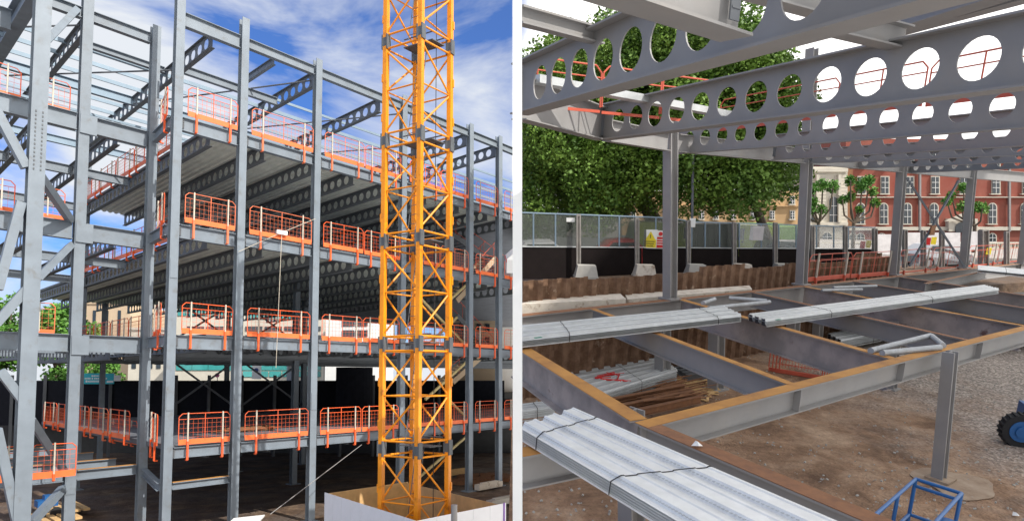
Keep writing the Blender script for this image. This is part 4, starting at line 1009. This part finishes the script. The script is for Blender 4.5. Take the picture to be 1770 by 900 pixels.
# signs on the hoarding
def sign(px, py, w_, h_, mt, lab, name='warning_sign', off=-.12, extra=None):
    d = hw(px)+off; p = EYE+ray(px, py)*(d/ray(px, py).dot(RF.y)); T = thing(name, lab, 'sign', p); m = MB(); m.box(p, RF.x*w_/2, n_*h_/2, RF.y*.01); m.build('board', mt, T)
    if extra: extra(T, p)
    return T
def ex_y(T, p):
    m = MB(); f = -RF.y*.014; c = p+f; m.add([c+RF.x*-.17-n_*.02, c+RF.x*.17-n_*.02, c+n_*.26], [(0, 1, 2)]); m.box(p+f-n_*.15, RF.x*.2, n_*.13, RF.y*.004); m.build('yellow_panel', yel, T)
    m = MB(); 
    for k in range(3): m.box(p+f*1.4-n_*(.08+k*.07), RF.x*(.15-.02*k), n_*.012, RF.y*.002)
    m.box(p+f*1.4+n_*.09, RF.x*.012, n_*.06, RF.y*.002); m.build('black_marks', black, T)
def ex_r(T, p):
    m = MB(); f = -RF.y*.014; m.box(p+f-n_*.09, RF.x*.19, n_*.18, RF.y*.004); m.tube(p+f*.9+n_*.19, p+f*1.3+n_*.19, .07, 16); m.build('red_panel', red, T)
    m = MB(); 
    for k in range(3): m.box(p+f*1.4-n_*(.0+k*.08), RF.x*(.14-.02*k), n_*.012, RF.y*.002)
    m.build('white_marks', whitep, T)
sign(1124, 413, .44, .62, whitep, 'white and yellow warning sign left of the first tall column', extra=ex_y)
sign(1141, 414, .44, .6, whitep, 'white and red prohibition sign touching the first tall column', extra=ex_r)
sign(986, 380, .26, .12, whitep, 'small white notice on the netting beside the first hoarding post', 'notice')
sign(1308, 403, .5, .52, mat('pale_board', (.58, .55, .55), .7), 'blank pale board on the clear fence panel', 'blank_board')
sign(1197, 385, .2, .3, whitep, 'white notice fixed above the third hoarding post', 'notice')
sign(1491, 423, .2, .3, red, 'red sign right of the pollarded trees', off=.3); sign(1501, 422, .2, .3, yel, 'yellow sign beside the red one right of the pollarded trees', off=.3)
sign(1604, 417, .22, .32, red, 'red sign behind the crossed bracing', off=.3); sign(1614, 416, .22, .32, yel, 'yellow sign behind the crossed bracing', off=.3)
sign(1709, 434, .22, .3, yel, 'yellow box sign fixed on the wide hoarding post', off=-.6)
for k, (x0, x1, y0, y1) in enumerate(((1568, 1660, 402, 440), (1515, 1560, 405, 440), (1672, 1696, 400, 432))):
    m = MB(); dd = 41; p = [EYE+ray(x, y)*dd for x, y in ((x0, y1), (x1, y1), (x1, y0), (x0, y0))]; t = RF.y*.05; m.hexa([p[0], p[1], p[1]+t, p[0]+t, p[3], p[2], p[2]+t, p[3]+t])
    tag(m.build('pale_hoarding_panel', MATS['pale_board']), ['large pale hoarding panel between the right hand columns', 'pale hoarding panel left of the third tall column', 'narrow pale hoarding panel right of the fourth tall column'][k], 'hoarding panel')
m = MB(); p = [EYE+ray(x, y)*19.9 for x, y in ((1470, 468), (1510, 462), (1510, 432), (1470, 430))]
# --- cars
def car(px, py_base, depth, length, wid, hgt, yaw, mt, label, kind='car', name='parked_car'):
    o = EYE+ray(px, py_base)*(depth/ray(px, py_base).dot(RF.y)); ax = (RF.x*math.cos(yaw)+RF.y*math.sin(yaw)); ay = n_.cross(ax)
    T = thing(name, label, kind, o, 'vehicles parked in the street')
    if kind == 'van': prof = [(0, .25), (0, .6), (.03, .98), (.1, 1), (.70, 1), (.80, .62), (.97, .5), (1, .4), (1, .25)]
    else: prof = [(0, .2), (0, .55), (.05, .66), (.2, .95), (.35, 1), (.52, 1), (.70, .68), (.93, .58), (1, .45), (1, .2)]
    def P(s, z, y): return o+ax*((s-.5)*length)+n_*(z*hgt)+ay*y
    m = MB(); nn = len(prof); L1 = []; L2 = []
    for s_, z in prof:
        ins = .82 if z > .7 else 1; L1.append(P(s_, z, -wid/2*ins)); L2.append(P(s_, z, wid/2*ins))
    m.add(L1+L2, [tuple(range(nn)), tuple(range(nn, 2*nn))[::-1]]+[(i, nn+i, nn+(i+1) % nn, (i+1) % nn) for i in range(nn)]); m.build('body', mt, T)
    m = MB()
    for sg in (-1, 1):
        if kind == 'van': w_ = [(.70, .93), (.78, .66), (.62, .66), (.62, .93)]
        else: w_ = [(.12, .70), (.23, .92), (.53, .94), (.66, .70)]
        pts = [P(s_, z, sg*wid/2*(.86 if kind != 'van' else .92)+sg*.02) for s_, z in w_]; m.poly(pts, ay*sg*.012)
    m.poly([P(.715 if kind != 'van' else .735, .94 if kind == 'van' else .66, y) + ax*.03 for y in (-wid*.38, wid*.38)]+[P(.54 if kind != 'van' else .80, .97 if kind != 'van' else .66, y)+ax*.03 for y in (wid*.36, -wid*.36)], n_*.01)
    m.build('window', glass, T)
    for s_ in (.18, .81):
        for sg in (-1, 1):
            c = P(s_, .22, sg*wid*.46); m = MB(); m.tube(c-ay*.1, c+ay*.1, .22*hgt, 20); wo = m.build('wheel', rubber, T)
            m = MB(); m.tube(c+ay*sg*.1, c+ay*sg*.115, .13*hgt, 14); m.build('rim', cargrey, sub(wo, T))
    for sg in (-1, 1):
        m = MB(); m.box(P(0, .5, sg*wid*.4)-ax*.01, ax*.015, ay*.08, n_*.07); m.build('tail_light', lens_red, T)
        m = MB(); m.box(P(1, .42, sg*wid*.36)+ax*.01, ax*.015, ay*.1, n_*.05); m.build('headlight', galv, T)
car(1616, 461, 33, 3.1, 1.5, 1.22, R_(6), cargrey, 'silver car parked behind the crossed bracing', 'car')
car(948, 482, 24, 3.3, 1.6, 1.47, R_(3), carw, 'white car behind the netting at the far left of the hoarding')
car(1085, 478, 25, 3.0, 1.6, 1.5, R_(3), red, 'red car behind the second hoarding post')
car(1150, 472, 27.5, 3.4, 1.8, 2.2, R_(2), lime, 'bright yellow-green van behind the first tall column', 'van', 'parked_van')
car(1277, 474, 28, 2.2, 1.8, 2.2, R_(180), lime, 'bright lime emergency van with dark windows right of the dark lorry', 'van', 'parked_van')
car(1336, 482, 26.5, 2.6, 1.7, 1.62, R_(180), cardk, 'dark green van with a white back door beside the second tall column', 'van', 'parked_van')
car(1405, 468, 32, 2.2, 1.4, 1.2, R_(3), carw, 'white car half hidden right of the second tall column')
T = thing('dark_lorry', 'large dark curtain sided lorry behind the hoarding', 'lorry', rl(1240, 26, -2.1)); 
def bgp(px, py, d): return EYE+ray(px, py)*(d/ray(px, py).dot(RF.y))
def slab(m, x0, x1, y0, y1, d, th): 
    p = [bgp(x0, y1, d), bgp(x1, y1, d), bgp(x1, y0, d), bgp(x0, y0, d)]; t = RF.y*th; m.hexa([p[0], p[1], p[1]+t, p[0]+t, p[3], p[2], p[2]+t, p[3]+t])
m = MB(); slab(m, 1198, 1266, 387, 470, 25.6, 2.0); m.build('body', cardk, T)
m = MB(); 
for k in range(6): slab(m, 1203+k*11, 1204+k*11, 389, 460, 25.57, .02)
m.build('curtain_ribs', meshdk, T)
for px in (1212, 1255): m = MB(); c = bgp(px, 474, 25.7); m.tube(c-RF.y*.1, c+RF.y*.2, .4, 18); m.build('wheel', rubber, T)
# --- grass bank
m = MB(); slab(m, 1300, 1400, 392, 452, 38, 6); struct(m.build('grass_bank', grass))
# --- right background buildings
def facade(name, label, x0, x1, y0, y1, d, th, mt, wins, bands=(), extra=None, group=None):
    T = thing(name, label, 'building', bgp((x0+x1)/2, y1, d)); m = MB(); slab(m, x0, x1, y0, y1, d, th); m.build('wall', mt, T)
    for (cx, y_0, y_1, w_, arch) in wins:
        m = MB(); fr = 1.6; m.mi = 0
        if arch:
            k = 10; pts = [bgp(cx-w_/2-fr, y_1, d-.1), bgp(cx+w_/2+fr, y_1, d-.1)]+[bgp(cx+(w_/2+fr)*math.cos(math.pi*i/k), y_0+w_/2-(w_/2+fr)*math.sin(math.pi*i/k), d-.1) for i in range(k+1)]
            m.poly(pts, RF.y*.15)
        else: slab(m, cx-w_/2-fr, cx+w_/2+fr, y_0-fr, y_1+fr, d-.1, .15)
        slab(m, cx-w_/2-fr-1, cx+w_/2+fr+1, y_1+.6, y_1+2.4, d-.3, .3)
        wo = m.build('window', stone, T)
        m = MB()
        if arch:
            pts = [bgp(cx-w_/2, y_1, d-.16), bgp(cx+w_/2, y_1, d-.16)]+[bgp(cx+(w_/2)*math.cos(math.pi*i/k), y_0+w_/2-(w_/2)*math.sin(math.pi*i/k), d-.16) for i in range(k+1)]
            m.poly(pts, RF.y*.05)
        else: slab(m, cx-w_/2, cx+w_/2, y_0, y_1, d-.16, .05)
        m.build('pane', glass, sub(wo, T))
        m = MB()
        for q in (-.0,): slab(m, cx-.35, cx+.35, y_0, y_1, d-.2, .03)
        for q in (.33, .66): yy_ = y_0+(y_1-y_0)*q; slab(m, cx-w_/2, cx+w_/2, yy_-.35, yy_+.35, d-.2, .03)
        m.build('glazing_bars', whitep, sub(wo, T))
    for (a, b, c, e, mm) in bands:
        m = MB(); slab(m, a, b, c, e, d-.25, .25); m.build('stone_band', mm, T)
    return T
winsB = []
for cx in (1490, 1530, 1573, 1617, 1667, 1722, 1775): winsB.append((cx, 306, 334, 12, False))
for cx in (1488, 1528, 1569, 1615, 1716, 1772): winsB.append((cx, 352, 386, 12, True))
for cx in (1488, 1525, 1716): winsB.append((cx, 404, 425, 11, True))
for cx in (1490, 1530, 1573, 1617, 1667, 1722): winsB.append((cx, 262, 288, 12, False))
TB = facade('red_brick_building', 'red brick building with white stone window surrounds across the street', 1462, 1860, 240, 452, 62, 12, brick, winsB, [(1462, 1860, 392, 398, stone), (1462, 1860, 340, 341.5, stone)])
m = MB(); slab(m, 1640, 1690, 378, 400, 61.5, .5); m.add([bgp(1632, 382, 61.2), bgp(1692, 382, 61.2), bgp(1664, 368, 61.2)], [(0, 1, 2)]); m.build('doorway', stone, TB)
m = MB(); k = 10; pts = [bgp(1652, 402, 61.4), bgp(1678, 402, 61.4)]+[bgp(1665+13*math.cos(math.pi*i/k), 394-11*math.sin(math.pi*i/k), 61.4) for i in range(k+1)]; m.poly(pts, RF.y*.05); m.build('door', glass, TB)
for px in (1591, 1746): m = MB(); slab(m, px-1.5, px+1.5, 250, 400, 61.7, .2); m.build('drainpipe', steelR, TB)
m = MB(); slab(m, 1464, 1474, 285, 392, 61.6, .3); m.build('brick_pier', rust_brown, TB)
winsS = [(1441, 340, 388, 14, True), (1402, 340, 388, 12, True), (1430, 402, 424, 16, True), (1475, 404, 424, 10, True)]
TS = facade('rusticated_stone_building', 'cream rusticated stone building between the tan terrace and the red brick building', 1385, 1465, 288, 452, 61, 10, stone, winsS, [(1385, 1466, 384, 389, stone), (1385, 1466, 291, 297, stone)])
m = MB()
for y in range(300, 450, 6):
    if 380 < y < 392: continue
    for (a, b) in ((1387, 1393), (1411, 1428), (1454, 1464)): slab(m, a, b, y, y+.9, 60.98, .05)
m.build('rustication_joints', conc, TS)
for px in (1414, 1452): m = MB(); slab(m, px-2.5, px+2.5, 302, 384, 60.6, .4); m.build('pilaster', stone, TS)
winsT = [(cx, 365, 378, 6, False) for cx in (1095, 1122, 1150, 1213, 1238, 1268, 1302, 1335, 1370)]+[(cx, 340, 352, 6, False) for cx in (1095, 1122, 1213, 1238, 1268, 1302, 1370)]
facade('tan_stone_terrace', 'tan stone terrace with small windows beneath the big tree crowns', 1075, 1384, 330, 440, 58, 10, stone_tan, winsT, [(1075, 1384, 355, 357, stone_tan)])
facade('grey_brick_house', 'low grey building behind the netting at far left of the street', 980, 1072, 366, 430, 54, 8, pave, [(1000, 372, 392, 8, False), (1030, 372, 392, 8, False), (1055, 372, 392, 8, False)])
# balustrade low wall right
m = MB(); slab(m, 1400, 1860, 428, 450, 52, .4)
for k in range(60): slab(m, 1402+k*7, 1405+k*7, 421, 428, 52.1, .2)
slab(m, 1400, 1860, 419, 421, 52, .4); tag(m.build('stone_balustrade', stone), 'pale stone balustrade wall in front of the brick and stone buildings', 'wall')
# --- big trees of right site
random.seed(77)
def rej_seam(p): return project(p)[0] < 898
def crown_pts(k, spans, d, dv, rmin, rmax):
    cl = []
    while len(cl) < k:
        px, py = random.uniform(895, 1385), random.uniform(-40, 385)
        ok = False
        for (x0, x1, y0f, y1f) in spans:
            if x0 <= px <= x1 and y0f(px) <= py <= y1f(px): ok = True
        if not ok: continue
        dd = d+random.uniform(-dv, dv); cl.append((bgp(px, py, dd), random.uniform(rmin, rmax)))
    return cl
TA = crown_pts(170, [(897, 1160, lambda x: 165-(x-897)*1.1 if x < 1000 else 52-(x-1000)*.2, lambda x: 372-(max(0, x-980)*.16))], 29, 4, .8, 1.5)
tree('plane_tree', 'big dark green tree filling the left behind the netting', rl(1160, 30, -2.2), n_, TA, .16, foliage, .42, 'big street trees', rej_seam, nper=700, limb_n=14)
TBb = crown_pts(130, [(1150, 1365, lambda x: 20+max(0, x-1290)*1.6, lambda x: 345-(x-1150)*.05)], 27, 3, .8, 1.35)
tree('plane_tree', 'big dark green tree behind the first and second tall columns', rl(1347, 27, -2.2), n_, TBb, .155, foliage, .22, 'big street trees', rej_seam, nper=740, limb_n=16)
# --- pollarded trees
def pollard(px, pyb, d, knobs, label):
    T = thing('pollarded_tree', label, 'tree', bgp(px, pyb, d), 'pollarded street trees'); m = MB(); b = bgp(px, pyb, d); f = bgp(px+2, pyb-45, d); m.tube(b, f, .13, 8, .11)
    for (kx, ky, r) in knobs:
        c = bgp(kx, ky, d+random.uniform(-.6, .6)); mid = (f+c)/2-n_*.25+RF.x*((kx-px)*.012); m.tube(f, mid, .065, 7, .055); m.tube(mid, c, .055, 6, .04)
    m.build('trunk', bark, T); m = MB()
    for (kx, ky, r) in knobs: leaves(m, bgp(kx, ky, d), r*.8, int(1200*r*r)+60, .16, shell=.2)
    m.build('crown', foliage2, T)
pollard(1413, 430, 42, [(1422, 320, .6), (1440, 322, .6), (1404, 350, .6), (1405, 325, .6), (1420, 362, .5), (1398, 362, .6)], 'pollarded tree with leafy knobs just right of the second tall column')
pollard(1474, 430, 42, [(1470, 312, .55), (1490, 320, .7), (1502, 312, .55), (1456, 345, .45), (1470, 340, .5), (1509, 331, .45), (1513, 350, .45), (1485, 362, .35)], 'pollarded tree with leafy knobs left of the third tall column')
pollard(1683, 436, 42, [(1665, 324, .5), (1637, 348, .45), (1645, 337, .4), (1662, 357, .55), (1684, 358, .6), (1698, 360, .55)], 'pollarded tree behind the fourth tall column')
# lamp post
m = MB(); m.tube(bgp(1196, 400, 24), bgp(1198, 268, 24), .05, 8); m.tube(bgp(1198, 268, 24), bgp(1206, 266, 24), .04, 8); tag(m.build('lamp_post', steelD), 'thin dark lamp post in front of the trees above the hoarding', 'lamp post')
# --- blue scissor lift basket
BL = thing('blue_lift_basket', 'blue tubular lift basket with motor housing at the bottom right', 'lift basket', rz(1590, 905, GR))
zt, zm = -3.3, -3.75
A_, B_, C_, D_ = rz(1583, 827, zt), rz(1662, 852, zt), rz(1600, 912, zt), rz(1505, 896, zt)
m = MB(); r = .022
B2 = B_; D2 = D_+(D_-A_)*.3; C2 = D2+(B_-A_)
for a, b in ((A_, B2), (B2, C2), (C2, D2), (D2, A_)):
    for dz in (0, .09, .48, .95): 
        if dz == .09 and a is not A_: continue
        m.tube(a-n_*dz, b-n_*dz, r if dz != .95 else r*1.3, 8)
for q in (A_, B2, C2, D2, A_+(D2-A_)*.33, A_+(D2-A_)*.66): m.tube(q, q-n_*.95, r, 8)
m.build('cage', blue, BL)
m = MB(); fl = [q-n_*.97 for q in (A_, B2, C2, D2)]; m.hexa([q-n_*.04 for q in fl]+fl); m.build('floor', steelD, BL)
mp_ = B2+(C2-B2)*.28-n_*.32; ax = (C2-B2).normalized(); m = MB(); m.tube(mp_-ax*.22-n_*.02, mp_+ax*.3-n_*.12, .15, 20); m.tube(mp_-ax*.25-n_*.02, mp_-ax*.2-n_*.02, .10, 20); m.build('motor_housing', blue, BL)
# --- machine at right edge (wheel)
BM = thing('blue_wheeled_machine', 'machine with a blue rimmed wheel at the right edge of the ground', 'machine', rz(1765, 762, GR))
wc = rz(1757, 768, GR)+n_*.33; axw = (RF.y*-.9+RF.x*-.35).normalized()
wt = MB(); wt.tube(wc-axw*.13, wc+axw*.13, .34, 28); wo = wt.build('wheel', rubber, BM)
m = MB(); m.tube(wc+axw*.13, wc+axw*.15, .22, 24); m.tube(wc+axw*.15, wc+axw*.19, .12, 20); m.build('rim', blue, sub(wo, BM))
m = MB(); 
for k in range(22):
    t = 2*math.pi*k/22; u_ = axw.cross(n_).normalized(); m.box(wc+u_*(.345*math.cos(t))+n_*(.345*math.sin(t)), axw*.12, u_*.02, n_*.02)
m.build('tread', rubber, sub(wo, BM))
m = MB(); tr = axw.cross(n_).normalized(); tr = tr if tr.dot(RF.x) > 0 else -tr; m.box(wc+tr*.9+n_*.25-axw*.4, tr*.75, axw*.4, n_*.18); m.box(wc+tr*.55+n_*.42-axw*.2, tr*.45, axw*.1, n_*.03); m.build('chassis', blue, BM)
m = MB(); c2 = wc+tr*1.6; m.tube(c2-axw*.13, c2+axw*.13, .34, 28); m.build('wheel', rubber, BM)
# little litter
for px, py, lb in ((1205, 770, 'crumpled white paper on the rusty beam joint'), (1756, 890, 'white scrap on the gravel near the bottom right corner'), (1192, 695, 'white rag on the pit floor near the rusty sections')):
    m = MB(); p = rz(px, py, GR+.03) if px != 1205 else rz(px, py, FL_+.03)
    m.add([p+RF.x*.06, p+RF.y*.07+n_*.03, p-RF.x*.06, p-RF.y*.05+n_*.02, p+n_*.05], [(0, 1, 4), (1, 2, 4), (2, 3, 4), (3, 0, 4), (3, 2, 1, 0)])
    tag(m.build('paper_scrap', whitep), lb, 'litter')

# ================================================================== between the sites
m = MB(); d = 5.2; p = EYE+ray(894.4, 650)*d; hwid = 16.4/FPX*d/2  # white post in place of the blank gap dividing the two views
m.box((p.x, p.y, 5.0), Vector((hwid, 0, 0)), Vector((0, hwid, 0)), Z*5.0); m.box((p.x, p.y, .02), Vector((.12, 0, 0)), Vector((0, .12, 0)), Z*.02)
tag(m.build('gap_post', whitep, base=(p.x, p.y, 0)), 'tall slim white post standing in for the white gap between the two views', 'post')
# --- unseen block added behind the viewpoint, its stepped gable shades the right hand site
sl_ = math.tan(R_(SUN_EL))/math.sin(R_(SUN_AZ)); yb = -12
off = 2.0
def gx(z): return off+(z-6.05)/sl_
m = MB(); pts = []
nst = 24; ztop = 72
z = 0
while z < ztop:
    pts.append((gx(max(z, 6.05-4)) , z)); pts.append((gx(max(z, 2.05)), z+3)); z += 3
pts += [(gx(z)+3, z), (gx(z)+3, 0)]
vs = [Vector((x, yb, z_)) for x, z_ in pts]
m.poly(vs, Vector((0, -14, 0)))
TT = thing('added_shade_tower', 'tall terraced white tower block added unseen behind the viewpoint to shade the right site', 'building', (40, yb-7, 0)); m.build('wall', whitep, TT)
m = MB()
XR = gx(z)+3
for j in range(1, 23):
    z_ = j*3; x = gx(z_)+2.5
    m = MB(); m.box(((x+XR-2)/2, yb+.03, z_+1.3), Vector(((XR-2-x)/2, 0, 0)), Vector((0, .03, 0)), Z*.7); m.build('window_band', glass, TT)
S.cycles.max_bounces = 6; S.cycles.diffuse_bounces = 3; S.cycles.transparent_max_bounces = 8
